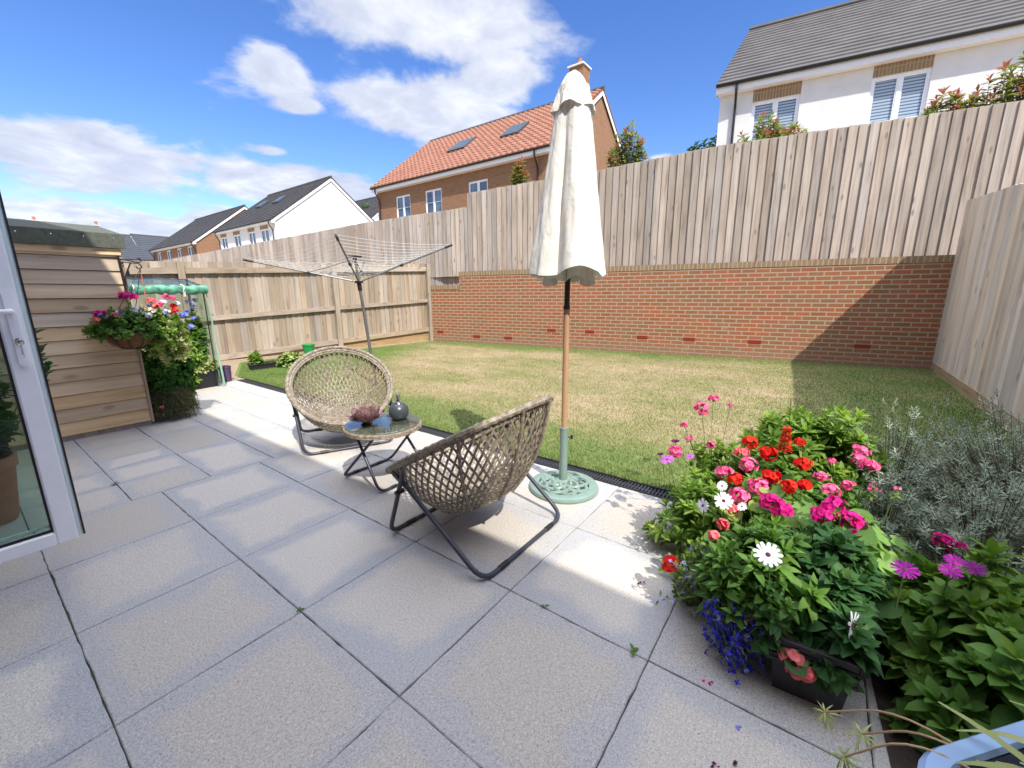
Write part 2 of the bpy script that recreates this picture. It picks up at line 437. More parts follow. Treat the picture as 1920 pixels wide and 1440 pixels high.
def lotusmat():
    m, nt, b, nd, lk = newmat('crackled_lotus_glass')
    w = nd.new('ShaderNodeTexVoronoi'); w.feature = 'DISTANCE_TO_EDGE'; w.inputs['Scale'].default_value = 120; lk.new(coords(nt), w.inputs['Vector'])
    r = ramp(nt, [(0., (.07,.03,.03)), (.12, (.30,.17,.17)), (.3, (.52,.36,.36))]); lk.new(w.outputs['Distance'], r.inputs[0]); lk.new(r.outputs[0], b.inputs['Base Color'])
    b.inputs['Roughness'].default_value = .22; b.inputs['Metallic'].default_value = .25; return m
M['lotus'] = lotusmat()

def slabmat():
    m, nt, b, nd, lk = newmat('textured_concrete_slab')
    tc = nd.new('ShaderNodeTexCoord'); rn = rndattr(nt)
    sep = nd.new('ShaderNodeSeparateXYZ'); lk.new(tc.outputs['UV'], sep.inputs[0])
    ob = tc.outputs['Object']
    # distance to the slab's own edge, wobbled: a damp, bluish border round a buff centre
    def edge(c): return mathn(nt, 'SUBTRACT', .5, mathn(nt, 'ABSOLUTE', mathn(nt, 'SUBTRACT', c, .5)))
    e = mathn(nt, 'MINIMUM', edge(sep.outputs[0]), edge(sep.outputs[1]))
    wob = noise(nt, ob, 3.2, 3, .55)
    e2 = mathn(nt, 'ADD', e, mathn(nt, 'MULTIPLY', mathn(nt, 'SUBTRACT', wob, .5), .42))
    st = nd.new('ShaderNodeMapRange'); st.interpolation_type = 'SMOOTHSTEP'; st.inputs['From Min'].default_value = .06; st.inputs['From Max'].default_value = .20
    lk.new(e2, st.inputs['Value'])
    amt = mathn(nt, 'MULTIPLY', mathn(nt, 'SUBTRACT', 1., st.outputs[0]), mathn(nt, 'ADD', .55, mathn(nt, 'MULTIPLY', rn, .45)))
    base = ramp(nt, [(0., (.45,.405,.345)), (.5, (.53,.485,.42)), (1., (.59,.545,.48))]); lk.new(rn, base.inputs[0])
    col = mixc(nt, base.outputs[0], (.40,.405,.415), amt)
    big = noise(nt, ob, 1.1, 4, .6)
    col = mixc(nt, col, (.40,.375,.36), mathn(nt, 'MULTIPLY', big, .35))
    sp = mathn(nt, 'ADD', mathn(nt, 'MULTIPLY', noise(nt, ob, 300, 2, .7), .6), mathn(nt, 'MULTIPLY', noise(nt, ob, 120, 3, .75), .4)); spr = ramp(nt, [(.34, (.34,.34,.36)), (.45, (.9,.9,.9)), (.55, (1.05,1.05,1.04)), (.66, (1.55,1.52,1.48))]); lk.new(sp, spr.inputs[0])
    col = mixc(nt, col, spr.outputs[0], 1., 'MULTIPLY')
    vo = nd.new('ShaderNodeTexVoronoi'); vo.inputs['Scale'].default_value = 42; lk.new(ob, vo.inputs['Vector'])
    vr = ramp(nt, [(.0, (1,1,1)), (.07, (.8,.8,.8)), (.11, (0,0,0))]); lk.new(vo.outputs['Distance'], vr.inputs[0])
    pick = ramp(nt, [(.62, (0,0,0)), (.66, (1,1,1))]); lk.new(noise(nt, ob, 13, 1), pick.inputs[0])
    col = mixc(nt, col, (.07,.065,.07), mathn(nt, 'MULTIPLY', mathn(nt, 'MULTIPLY', vr.outputs[0], pick.outputs[0]), .6))
    lk.new(col, b.inputs['Base Color']); b.inputs['Roughness'].default_value = .85; b.inputs['Specular IOR Level'].default_value = .25
    h = mathn(nt, 'ADD', sp, mathn(nt, 'MULTIPLY', noise(nt, ob, 60, 3), .8))
    bump(nt, h, .55, .004, b)
    return m
M['slab'] = slabmat()
M['joint'] = plain('joint_sand', (.085,.080,.055), .95, var=.6, nscale=9)

def lawncol(nt, world=True):
    nd, lk = nt.nodes, nt.links
    g = nd.new('ShaderNodeNewGeometry'); sp = nd.new('ShaderNodeSeparateXYZ'); lk.new(g.outputs['Position'], sp.inputs[0])
    mp = nd.new('ShaderNodeMapping'); mp.inputs['Scale'].default_value = (1., .55, 0.); lk.new(g.outputs['Position'], mp.inputs[0])
    f1 = noise(nt, mp.outputs[0], 1.1, 5, .65); f2 = noise(nt, mp.outputs[0], 5.5, 3, .6)
    # greener towards the drain, the far wall and the left corner where the soil stays moist
    def band(sock, a, b2):
        m = nd.new('ShaderNodeMapRange'); m.interpolation_type = 'SMOOTHSTEP'; m.inputs['From Min'].default_value = a; m.inputs['From Max'].default_value = b2
        lk.new(sock, m.inputs['Value']); return m.outputs[0]
    near = mathn(nt, 'SUBTRACT', 1., band(sp.outputs[0], 2.6, 3.9))
    far = band(mathn(nt, 'ADD', sp.outputs[0], mathn(nt, 'MULTIPLY', sp.outputs[1], .157)), 8.05, 9.0)
    left = band(mathn(nt, 'SUBTRACT', sp.outputs[1], mathn(nt, 'MULTIPLY', sp.outputs[0], .6)), 3.0, 4.6)
    right = mathn(nt, 'SUBTRACT', 1., band(sp.outputs[1], -.6, .6))
    gr = mathn(nt, 'MAXIMUM', mathn(nt, 'MAXIMUM', mathn(nt, 'MULTIPLY', near, .85), mathn(nt, 'MULTIPLY', far, .9)), mathn(nt, 'MAXIMUM', mathn(nt, 'MULTIPLY', left, .9), mathn(nt, 'MULTIPLY', right, .7)))
    k = mathn(nt, 'ADD', mathn(nt, 'MULTIPLY', gr, .34), mathn(nt, 'ADD', mathn(nt, 'MULTIPLY', f1, .75), mathn(nt, 'MULTIPLY', f2, .28)))
    return k
def grassmat(name, blades):
    m, nt, b, nd, lk = newmat(name)
    k = lawncol(nt)
    if blades: k = mathn(nt, 'ADD', k, mathn(nt, 'MULTIPLY', mathn(nt, 'SUBTRACT', rndattr(nt), .5), .34))
    r = ramp(nt, [(.38, (.48,.38,.245)), (.49, (.37,.31,.17)), (.60, (.27,.27,.11)), (.82, (.145,.22,.055))]); lk.new(k, r.inputs[0])
    col = r.outputs[0]
    if not blades:
        col = mixc(nt, col, (.10,.08,.045), mathn(nt, 'MULTIPLY', noise(nt, coords(nt), 70, 3), .55))
    lk.new(col, b.inputs['Base Color']); b.inputs['Roughness'].default_value = .8; b.inputs['Specular IOR Level'].default_value = .15
    return m
M['turf'] = grassmat('turf_base', False); M['blade'] = grassmat('grass_blade', True)

# ------------------------------------------------------------------ camera, light, sky
cam_d = bpy.data.cameras.new('camera'); cam = bpy.data.objects.new('camera', cam_d); COL.objects.link(cam); S.camera = cam
cam_d.sensor_fit = 'HORIZONTAL'; cam_d.sensor_width = 36.0; cam_d.lens = 779.8/1920*36; cam_d.clip_start = .02; cam_d.clip_end = 3000
p_, r_, y_ = R(12.35), R(-.35), R(36.44)
fw = Vector((math.cos(p_)*math.cos(y_), math.cos(p_)*math.sin(y_), -math.sin(p_)))
rt = Vector((math.sin(y_), -math.cos(y_), 0)); up = rt.cross(fw)
rt2 = rt*math.cos(r_) + up*math.sin(r_); up2 = -rt*math.sin(r_) + up*math.cos(r_)
from mathutils import Matrix
cam.matrix_world = Matrix(((rt2.x, up2.x, -fw.x, 0), (rt2.y, up2.y, -fw.y, 0), (rt2.z, up2.z, -fw.z, 1.25), (0, 0, 0, 1)))

SUN = Vector((.375, .77, -1.)).normalized()      # the way the light travels
sl = bpy.data.lights.new('sun', 'SUN'); sl.energy = 2.85; sl.angle = R(.55); sl.color = (1., .955, .87)
so = bpy.data.objects.new('sun', sl); COL.objects.link(so); so.rotation_euler = SUN.to_track_quat('-Z', 'Y').to_euler()
so.location = (-5, -8, 14)

W = bpy.data.worlds.new('World'); S.world = W; W.use_nodes = True
nt = W.node_tree; nd, lk = nt.nodes, nt.links; bg = nd['Background']
sky = nd.new('ShaderNodeTexSky'); sky.sky_type = 'NISHITA'; sky.sun_disc = False
sky.sun_elevation = math.asin(-SUN.z); sky.sun_rotation = math.atan2(-SUN.x, -SUN.y)
sky.air_density = 1.0; sky.dust_density = .3; sky.ozone_density = 2.5; sky.altitude = 60
hs = nd.new('ShaderNodeHueSaturation'); hs.inputs['Saturation'].default_value = 1.26; hs.inputs['Hue'].default_value = .514
hs.inputs['Value'].default_value = .74
lk.new(sky.outputs[0], hs.inputs['Color'])
tc = nd.new('ShaderNodeTexCoord'); sp = nd.new('ShaderNodeSeparateXYZ'); lk.new(tc.outputs['Generated'], sp.inputs[0])
# clouds as a flat deck seen in perspective: direction divided by its height
zc = mathn(nt, 'MAXIMUM', sp.outputs[2], .03); dz = mathn(nt, 'ADD', zc, .16)
cm = nd.new('ShaderNodeCombineXYZ'); lk.new(mathn(nt, 'DIVIDE', sp.outputs[0], dz), cm.inputs[0]); lk.new(mathn(nt, 'DIVIDE', sp.outputs[1], dz), cm.inputs[1])
n1 = noise(nt, cm.outputs[0], 1.9, 9, .58, .25); n2 = noise(nt, cm.outputs[0], 5.5, 6, .6, .3); n0 = noise(nt, cm.outputs[0], .8, 3, .5)
# banks of cloud: soft boxes in azimuth / elevation round the compass
az = mathn(nt, 'ARCTAN2', sp.outputs[1], sp.outputs[0]); el = mathn(nt, 'ARCSINE', sp.outputs[2])
def bank(a, e, wa, we, tilt, w):
    da = mathn(nt, 'DIVIDE', mathn(nt, 'SUBTRACT', az, R(a)), R(wa))
    ee = mathn(nt, 'SUBTRACT', mathn(nt, 'SUBTRACT', el, R(e)), mathn(nt, 'MULTIPLY', mathn(nt, 'SUBTRACT', az, R(a)), tilt))
    de = mathn(nt, 'DIVIDE', ee, R(we))
    d = mathn(nt, 'ADD', mathn(nt, 'MULTIPLY', da, da), mathn(nt, 'MULTIPLY', de, de))
    return mathn(nt, 'MULTIPLY', mathn(nt, 'POWER', 2.718, mathn(nt, 'MULTIPLY', d, -1.)), w)

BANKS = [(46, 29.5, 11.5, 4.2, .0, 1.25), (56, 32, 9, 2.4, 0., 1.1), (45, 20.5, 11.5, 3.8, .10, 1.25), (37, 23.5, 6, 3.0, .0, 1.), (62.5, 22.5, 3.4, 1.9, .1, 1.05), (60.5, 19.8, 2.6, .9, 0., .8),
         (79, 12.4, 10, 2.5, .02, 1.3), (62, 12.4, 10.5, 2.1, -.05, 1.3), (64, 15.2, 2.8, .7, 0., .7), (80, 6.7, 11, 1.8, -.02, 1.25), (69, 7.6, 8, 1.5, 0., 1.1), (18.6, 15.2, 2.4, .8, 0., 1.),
         (-60, 25, 30, 9, 0., 1.1), (-120, 25, 30, 9, 0., 1.1), (150, 24, 35, 9, 0., 1.1), (100, 30, 12, 7, 0., 1.), (-15, 38, 12, 6, 0., .9), (-170, 30, 30, 12, 0, 1.1)]  # this row lies out of view, added to lift the fill light
acc = None
for bk in BANKS:
    v = bank(*bk); acc = v if acc is None else mathn(nt, 'MAXIMUM', acc, v)
ov = nd.new('ShaderNodeMapRange'); ov.inputs['From Min'].default_value = R(46); ov.inputs['From Max'].default_value = R(58); lk.new(el, ov.inputs['Value'])   # bright cloud added overhead, out of view, to fill the shaded paving
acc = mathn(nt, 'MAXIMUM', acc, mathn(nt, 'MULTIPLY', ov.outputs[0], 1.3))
f = mathn(nt, 'ADD', acc, mathn(nt, 'MULTIPLY', mathn(nt, 'SUBTRACT', n1, .5), 2.6))
mr = nd.new('ShaderNodeMapRange'); mr.interpolation_type = 'SMOOTHSTEP'; mr.inputs['From Min'].default_value = .30; mr.inputs['From Max'].default_value = .72
lk.new(f, mr.inputs['Value']); mask = mathn(nt, 'MULTIPLY', mr.outputs[0], .93)
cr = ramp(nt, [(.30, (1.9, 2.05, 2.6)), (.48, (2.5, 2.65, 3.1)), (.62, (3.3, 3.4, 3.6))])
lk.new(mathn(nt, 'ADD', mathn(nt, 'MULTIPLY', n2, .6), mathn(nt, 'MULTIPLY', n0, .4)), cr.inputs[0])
thick = nd.new('ShaderNodeMapRange'); thick.inputs['From Min'].default_value = R(36); thick.inputs['From Max'].default_value = R(60); thick.inputs['To Min'].default_value = 1.; thick.inputs['To Max'].default_value = 3.8; lk.new(el, thick.inputs['Value'])  # brightens the added overhead cloud so it fills the shade more
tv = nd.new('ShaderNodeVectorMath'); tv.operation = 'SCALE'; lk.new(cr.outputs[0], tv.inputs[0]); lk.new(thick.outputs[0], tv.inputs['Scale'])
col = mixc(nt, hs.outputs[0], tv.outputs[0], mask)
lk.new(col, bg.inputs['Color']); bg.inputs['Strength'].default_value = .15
S.view_settings.view_transform = 'Standard'; S.view_settings.look = 'None'; S.view_settings.exposure = 1.05; S.view_settings.gamma = 1.0
S.render.engine = 'CYCLES'; S.cycles.max_bounces = 7; S.cycles.transparent_max_bounces = 12; S.cycles.use_denoising = True

# ------------------------------------------------------------------ the setting
g = MB(); g.quad([(-60,-60,-.07),(140,-60,-.07),(140,220,-.07),(-60,220,-.07)]); props(g.build('ground', M['earth']), kind='structure')
g = MB()   # higher ground behind the retaining wall, falling away to the left down the street
def gz(x, y): return 1.70 - .012*max(0, y-6) 
xs = [8.15, 12, 18, 30, 60, 130]; 
ys = [-40, -20, -5, 2, 8, 14, 24, 40, 70, 120, 200]
for i in range(len(ys)-1):
    for j in range(len(xs)-1):
        def P(a, b):
            x = xs[a] if a else (8.02 + .157*(7.75-max(-4.5, min(ys[b], 8.3))) + .03); return (x, ys[b], gz(x, ys[b]))
        g.quad([P(j,i), P(j+1,i), P(j+1,i+1), P(j,i+1)])
props(g.build('raised_ground', M['earth']), kind='structure')

# lawn: moist clay base + cut blades
LX0 = 2.585
def wallx(y): return 7.80 + (7.75-y)*.1568
def fency(x): return 9.12 - (x-2.95)*.1614
g = MB(); n = 24
ys = np.linspace(-1.5, 7.2, n)
lo = [(LX0, y, .004) for y in ys]; hi = [(wallx(y)-.0, y, .012) for y in ys]
for i in range(n-1): g.quad([lo[i], hi[i], hi[i+1], lo[i+1]])
g.quad([(LX0, 7.2, .004), (wallx(7.2), 7.2, .012), (7.74, 8.33, .012), (3.2, 8.75, .004), (LX0, 7.35, .004)])
props(g.build('lawn', M['turf']), kind='structure')
g = MB(); g.quad([(2.2, 7.0, .002), (2.585, 6.9, .002), (2.585, 7.35, .002), (3.2, 8.75, .002), (7.74, 8.33, .008), (7.74, 8.45, .03), (2.3, 9.3, .03), (.9, 9.3, .002), (.9, 7.3, .002)])
props(g.build('bare_soil_strip', M['earth']), kind='structure')
nb = 330000
xy = np.column_stack([LX0 - .012*RG.random(nb*2) + RG.random(nb*2)**1.25*(9.35-LX0), -1.48 + RG.random(nb*2)*10.1])
ok = (xy[:,0] < 7.79 + (7.75-xy[:,1])*.1568) & (xy[:,1] < 8.55-(xy[:,0]-3.2)*.09) & (xy[:,1] < 7.2 + (xy[:,0]-2.585)*2.4)
xy = xy[ok][:nb]; k = len(xy)
hgt = (.011 + .015*RG.random(k)) + .014*RG.random(k)*(xy[:,0] < LX0+.05) ; a = RG.random(k)*2*PI; lean = RG.random(k)*.022; b2 = RG.random(k)*2*PI; w = .0016+.0014*RG.random(k) + .0003*(xy[:,0]-2.5)
base = np.column_stack([xy, np.full(k, .006)]); sd = np.column_stack([np.cos(a)*w, np.sin(a)*w, np.zeros(k)])
tip = base + np.column_stack([np.cos(b2)*lean, np.sin(b2)*lean, hgt])
V = np.empty((k, 3, 3)); V[:,0] = base-sd; V[:,1] = base+sd; V[:,2] = tip
o = npmesh('grass', V.reshape(-1, 3), np.arange(k*3).reshape(-1, 3), M['blade'], rnd=RG.random(k))
props(o, 'short mown grass, straw coloured in the middle and greener at the edges', 'grass', kind='stuff')

# patio: bed + individual slabs with open joints
g = MB(); g.quad([(-.6,-2.2,-.012),(2.46,-2.2,-.012),(2.46,7.35,-.012),(-.6,7.35,-.012)]); props(g.build('patio_bed', M['joint']), kind='structure')
slabs = []
U = [-.51, .091, .6525, 1.2475, 1.849, 2.454]; VV = [-2.065, -1.463, -.861, -.26, .341, .936, 1.545, 2.126, 2.7325, 3.325]
for i in range(5):
    for j in range(9): slabs.append((U[i], VV[j], U[i+1], VV[j+1]))
cols = [(-.51, .08, [3.325, 3.95, 4.6, 5.2, 5.9, 6.5]), (.08, .505, [3.325, 3.705, 4.07, 4.70, 5.3, 5.9, 6.5]), (.505, .93, [3.325, 3.705, 4.07, 4.335, 4.74, 5.35, 6.0, 6.6]),
        (.93, 1.355, [3.325, 4.05, 4.75, 5.15, 5.8, 6.4, 7.0]), (1.355, 1.78, [3.325, 4.12, 4.78, 5.40, 6.0, 6.6, 7.2]),
        (1.78, 2.215, [3.325, 4.30, 4.86, 5.65, 6.25, 6.9]), (2.215, 2.454, [3.325, 4.0, 4.7, 5.3, 5.9, 6.5, 7.1])]
for a, b, L in cols:
    for q in range(len(L)-1): slabs.append((a, L[q], b, L[q+1]))
g = MB(); gp = .0017
for (x0, y0, x1, y1) in slabs:
    tz = random.uniform(-.0012, .0012); rn = random.random(); j = [random.uniform(-.001, .001) for _ in range(4)]
    x0 += gp+j[0]; x1 -= gp+j[1]; y0 += gp+j[2]; y1 -= gp+j[3]; bv = .003
    near = x0 < 2.4 and y1 < 5.; ns = 14 if near else 4
    cs = [(x0,y0),(x1,y0),(x1,y1),(x0,y1)]; pr_ = []
    for q in range(4):
        A, B = cs[q], cs[(q+1) % 4]
        for u in range(ns):
            s_ = u/ns; w_ = 0 if u == 0 else 1
            jx, jy = random.gauss(0, .0010)*w_, random.gauss(0, .0010)*w_
            if random.random() < .03: jx += (x0+x1-2*A[0])/abs(x0+x1-2*A[0])*.002; jy += (y0+y1-2*A[1])/abs(y0+y1-2*A[1])*.002
            pr_.append((A[0]+(B[0]-A[0])*s_+jx, A[1]+(B[1]-A[1])*s_+jy))
    xm_, ym_ = (x0+x1)/2, (y0+y1)/2
    rim = [(x, y, tz-bv) for x, y in pr_]; top = [(x+math.copysign(bv, xm_-x)*(abs(x-xm_) > (x1-x0)*.47), y+math.copysign(bv, ym_-y)*(abs(y-ym_) > (y1-y0)*.47), tz) for x, y in pr_]; bot = [(x, y, -.03) for x, y in pr_]; nq = len(rim)
    uvm = lambda p: ((p[0]-x0)/(x1-x0), (p[1]-y0)/(y1-y0))
    g.quad(top, rn, [uvm(p) for p in top])
    for q in range(nq):
        w = (q+1) % nq
        g.quad([rim[q], rim[w], top[w], top[q]], rn, [uvm(rim[q]), uvm(rim[w]), uvm(top[w]), uvm(top[q])])
        g.quad([bot[q], bot[w], rim[w], rim[q]], rn, [uvm(rim[q]), uvm(rim[w]), uvm(rim[w]), uvm(rim[q])])
props(g.build('patio', M['slab']), kind='structure')

# drain channel between patio and lawn
t = thing('drain_channel', (2.457, 0, 0), 'long black slotted drain channel between the paving and the lawn', 'drain')
g = MB(); g.box((2.457,-1.5,-.06),(2.472,7.2,.001)); g.box((2.568,-1.5,-.06),(2.584,7.2,.004)); g.box((2.472,-1.5,-.06),(2.568,7.2,-.03)); g.build('channel', M['black_plastic'], t)
g = MB(); y = -1.5
while y < 7.19:
    g.box((2.4735, y, -.012), (2.5665, y+.011, -.001)); y += .0225
g.box((2.514, -1.5, -.016), (2.526, 7.19, -.003)); g.build('grating', M['drain'], t)

# ------------------------------------------------------------------ retaining wall
WO = np.array([7.80, 7.75]); wd = np.array([1.45, -9.25]); wd = wd/np.linalg.norm(wd); wn = np.array([-wd[1], wd[0]]); wn = wn if wn[0] > 0 else -wn   # away from the camera
def WP(s, d, z): p = WO + wd*s + wn*d; return (p[0], p[1], z)
wall = thing('garden_wall', (7.80, 7.75, 0), 'long red and brown brick retaining wall behind the lawn, stepped down at its left end', 'wall')
SE = 9.85; SS = .33; S0 = -.58
def wq(g, s0, s1, z0, z1, d, uvoff=(0,0)):
    g.quad([WP(s0,d,z0), WP(s1,d,z0), WP(s1,d,z1), WP(s0,d,z1)], 0, [(s0+uvoff[0]+20,z0+uvoff[1]),(s1+uvoff[0]+20,z0+uvoff[1]),(s1+uvoff[0]+20,z1+uvoff[1]),(s0+uvoff[0]+20,z1+uvoff[1])])
g = MB(); zt = 1.67; zt2 = 1.345
wq(g, SS, SE, -.1, zt, 0); wq(g, S0, SS, -.1, zt2, 0); wq(g, SS, SE, -.1, zt, .22); wq(g, S0, SS, -.1, zt2, .22)
g.quad([WP(S0,0,-.1),WP(S0,.22,-.1),WP(S0,.22,zt2),WP(S0,0,zt2)], 0, [(0,-.1),(.22,-.1),(.22,zt2),(0,zt2)])
g.quad([WP(SS,0,zt2),WP(SS,.22,zt2),WP(SS,.22,zt),WP(SS,0,zt)], 0, [(0,0),(.22,0),(.22,.3),(0,.3)])
g.build('brickwork', M['brick_garden'], wall)
g = MB()
for (a, b, z0, z1) in ((SS-.006, SE, zt, 1.775), (S0-.006, SS-.006, zt2, 1.45)):
    d0, d1 = -.008, .225
    wq(g, a, b, z0, z1, d0)
    g.quad([WP(a,d0,z1),WP(b,d0,z1),WP(b,d1,z1),WP(a,d1,z1)], 0, [(a+20,0),(b+20,0),(b+20,.22),(a+20,.22)])
    g.quad([WP(a,d0,z0),WP(b,d0,z0),WP(b,d1,z0),WP(a,d1,z0)][::-1], 0, [(a+20,0),(b+20,0),(b+20,.01),(a+20,.01)])
    g.quad([WP(a,d0,z0),WP(a,d1,z0),WP(a,d1,z1),WP(a,d0,z1)], 0, [(0,0),(.07,0),(.07,.1),(0,.1)])
    wq(g, a, b, z0, z1, d1)
g.build('coping', M['brick_coping'], wall)
for (x, y, z) in ((7.741,8.129,.23),(7.916,7.009,.2),(8.061,6.088,.18),(8.229,5.015,.41),(8.385,4.02,.40),(8.55,2.964,.372),(8.681,2.131,.372),(8.861,.983,.35),(9.094,-.507,.32)):
    s = float(np.dot(np.array([x, y])-WO, wd)); z = round((z-.0375)/.075)*.075 + .0375
    s = (math.floor((s+20)/.225)+.5)*.225 - 20
    g = MB(); P = [WP(s-.107,-.005,z-.033), WP(s+.107,-.005,z-.033), WP(s+.107,-.005,z+.033), WP(s-.107,-.005,z+.033)]
    g.prism(P, (wn[0]*.02, wn[1]*.02, 0))
    for kx in range(3):
        zz = z-.024+kx*.019
        g.prism([WP(s-.098,-.009,zz),WP(s+.098,-.009,zz),WP(s+.098,-.009,zz+.010),WP(s-.098,-.009,zz+.010)], (wn[0]*.006, wn[1]*.006, 0))
    g.build('air_vent', M['airbrick'], wall)

# ------------------------------------------------------------------ close-board fences
def interp(x, P):
    return float(np.interp(x, [p[0] for p in P], [p[1] for p in P]))
def boards(g, P0, d, nrm, s0, s1, zb, zt, pitch=.138, th=.027, flip=1):
    """overlapping feather-edge boards; nrm points at the viewer, thick edge on the low-s side"""
    s = s0
    while s < s1-.01:
        w = pitch+.02; e = min(s+w, s1); rn = random.random(); j = random.uniform(-.006, .006); t1 = th*random.uniform(.85, 1.25); t0 = .004
        a, b = (t1, t0) if flip > 0 else (t0, t1)
        q = lambda ss, dd, z: (P0[0]+d[0]*ss+nrm[0]*dd, P0[1]+d[1]*ss+nrm[1]*dd, z)
        z0, z1 = zb(s), zt(s)+j; z1b = zt(e)+j
        V = [q(s,0,z0),q(e,0,z0),q(e,b,z0),q(s,a,z0),q(s,0,z1),q(e,0,z1b),q(e,b,z1b),q(s,a,z1)]
        g.faces(V, [(3,2,1,0),(4,5,6,7),(0,1,5,4),(1,2,6,5),(2,3,7,6),(3,0,4,7)], rn)
        s += pitch*random.uniform(.97, 1.03)
# upper fence, set back on the higher ground
FO = WO + wn*.36; nv = -wn
def upz(s):
    y = 7.75 - s*.988; return interp(y, [(-8, 3.9), (0, 3.88), (1.9, 3.88), (4, 3.76), (7.33, 3.65)])
def upz2(s):
    y = 7.75 - s*.988; return interp(y, [(7.33, 3.335), (10.5, 3.25), (15.4, 3.0), (20.5, 2.74), (30, 2.2), (45, 1.4)])
f = thing('upper_fence', (FO[0], FO[1], 1.7), 'tall greyish close-board fence standing above the brick wall, stepping down to the left', 'fence')
g = MB(); boards(g, FO, wd, nv, .42, 16.2, lambda s: 1.74, upz); g.build('board_panel', M['wood_grey'], f)
g = MB(); boards(g, FO, wd, nv, -38., .42, lambda s: 1.2 if s > -2 else .9, upz2); g.build('board_panel', M['wood_grey'], f)
for s in [-.6-2.6*i for i in range(12)] + [.5+2.6*i for i in range(6)]:
    z1 = (upz(s) if s > .42 else upz2(s))-.06; q = FO + wd*s + wn*.03
    g = MB(); g.box((q[0], q[1]-.05, 1.0), (q[0]+.1, q[1]+.05, z1), random.random()); g.build('post', M['post_wood'], f)
for zr in (.35, 1.0, 1.65):
    for (a, b, fn) in ((.45, 16, upz), (-37, .4, upz2)):
        g = MB(); aa = a
        while aa < b-.1:
            bb = min(aa+2.6, b)
            P = [(*(FO+wd*aa+wn*.004), fn(aa)-zr), (*(FO+wd*bb+wn*.004), fn(bb)-zr), (*(FO+wd*bb+wn*.004), fn(bb)-zr+.08), (*(FO+wd*aa+wn*.004), fn(aa)-zr+.08)]
            g.prism(P, (wn[0]*.04, wn[1]*.04, 0), random.random()); aa = bb
        g.build('rail', M['post_wood'], f)
# right fence (its boarded face is in shade)
f = thing('side_fence', (5, -1.5, 0), 'buff close-board fence in shade along the right side of the garden', 'fence')
rz = lambda x: 2.31 + .082*(x-6.8) + (.02 if x > 7 else 0)
g = MB(); boards(g, (-2.0, -1.52), (1, 0), (0, 1), 0, 11.22, lambda s: .14, lambda s: rz(s-2.0), pitch=.125, th=.017, flip=-1); g.build('board_panel', M['wood_right'], f)
g = MB()
for a in np.arange(-2, 9.1, 2.8): g.bbox((a, -1.545, -.05), (min(a+2.79, 9.26), -1.497, .142), .004, random.random())
g.build('gravel_board', wood('gravel_board_wood', [(.22,.16,.10), (.38,.29,.19), (.46,.36,.24), (.52,.42,.30)], axis=0), f)
for a in np.arange(-2, 9.3, 2.78):
    g = MB(); g.box((a, -1.64, 0), (a+.1, -1.547, rz(a)-.05), random.random()); g.build('post', M['post_wood'], f)
for zz in (.4, 1.1, 1.8):
    g = MB(); g.prism([(-2,-1.525,zz),(9.2,-1.525,zz+.2*(zz > 1)),(9.2,-1.525,zz+.08+.2*(zz > 1)),(-2,-1.525,zz+.08)], (0,-.04,0), .4); g.build('rail', M['post_wood'], f)
# left fence, seen from its rail side
FA = np.array([2.95, 9.12]); FB = np.array([7.72, 8.35]); fd = (FB-FA)/np.linalg.norm(FB-FA); fn_ = np.array([fd[1], -fd[0]])  # towards the viewer
def fz(s, z0, z1): return z0 + (z1-z0)*s/4.83
def FP(s, d, z): p = FA+fd*s+fn_*d; return (p[0], p[1], z)
f = thing('rear_fence', (2.95, 9.12, 0), 'honey brown rail fence standing behind the rotary airer at the left end of the lawn', 'fence')
top = lambda s: fz(s, 1.835, 2.0); bot = lambda s: fz(s, .06, .30)
g = MB(); boards(g, FA+fd*(-2.6)-fn_*.075, fd, fn_, 0, 7.36, lambda s: bot(s-2.6), lambda s: top(s-2.6), pitch=.118, th=.02); g.build('board_panel', M['wood_left'], f)
posts = [-2.5, -.36, 2.31, 4.74]
for i, s in enumerate(posts):
    g = MB(); w = .10 if i < 3 else .085
    P = [FP(s,-.05,-.05), FP(s+w,-.05,-.05), FP(s+w,-.05,top(s)-.0), FP(s,-.05,top(s)-.0)]; g.prism(P, (fn_[0]*.10, fn_[1]*.10, 0), random.random()); g.build('post', M['post_wood'], f)
for (r0, r1, hh) in ((1.68, 1.865, .10), (.82, 1.075, .085), (.075, .325, .10)):
    for i in range(3):
        a, b = posts[i]+.1, posts[i+1]; g = MB(); z0, z1 = fz(a, r0, r1), fz(b, r0, r1)
        g.prism([FP(a,-.05,z0-hh/2),FP(b,-.05,z1-hh/2),FP(b,-.05,z1+hh/2),FP(a,-.05,z0+hh/2)], (fn_[0]*.055, fn_[1]*.055, 0), random.random()); g.build('rail', M['rail_left'], f)
g = MB()
for i in range(3):
    a, b = posts[i]+.1, posts[i+1]; g.prism([FP(a,-.08,-.1),FP(b,-.08,-.1),FP(b,-.08,fz(b,.03,.28)),FP(a,-.08,fz(a,.03,.28))], (fn_[0]*.035, fn_[1]*.035, 0), random.random())
g.build('gravel_board', wood('low_board_wood', [(.22,.14,.08), (.36,.25,.15), (.44,.32,.20), (.52,.40,.27)], axis=0), f)

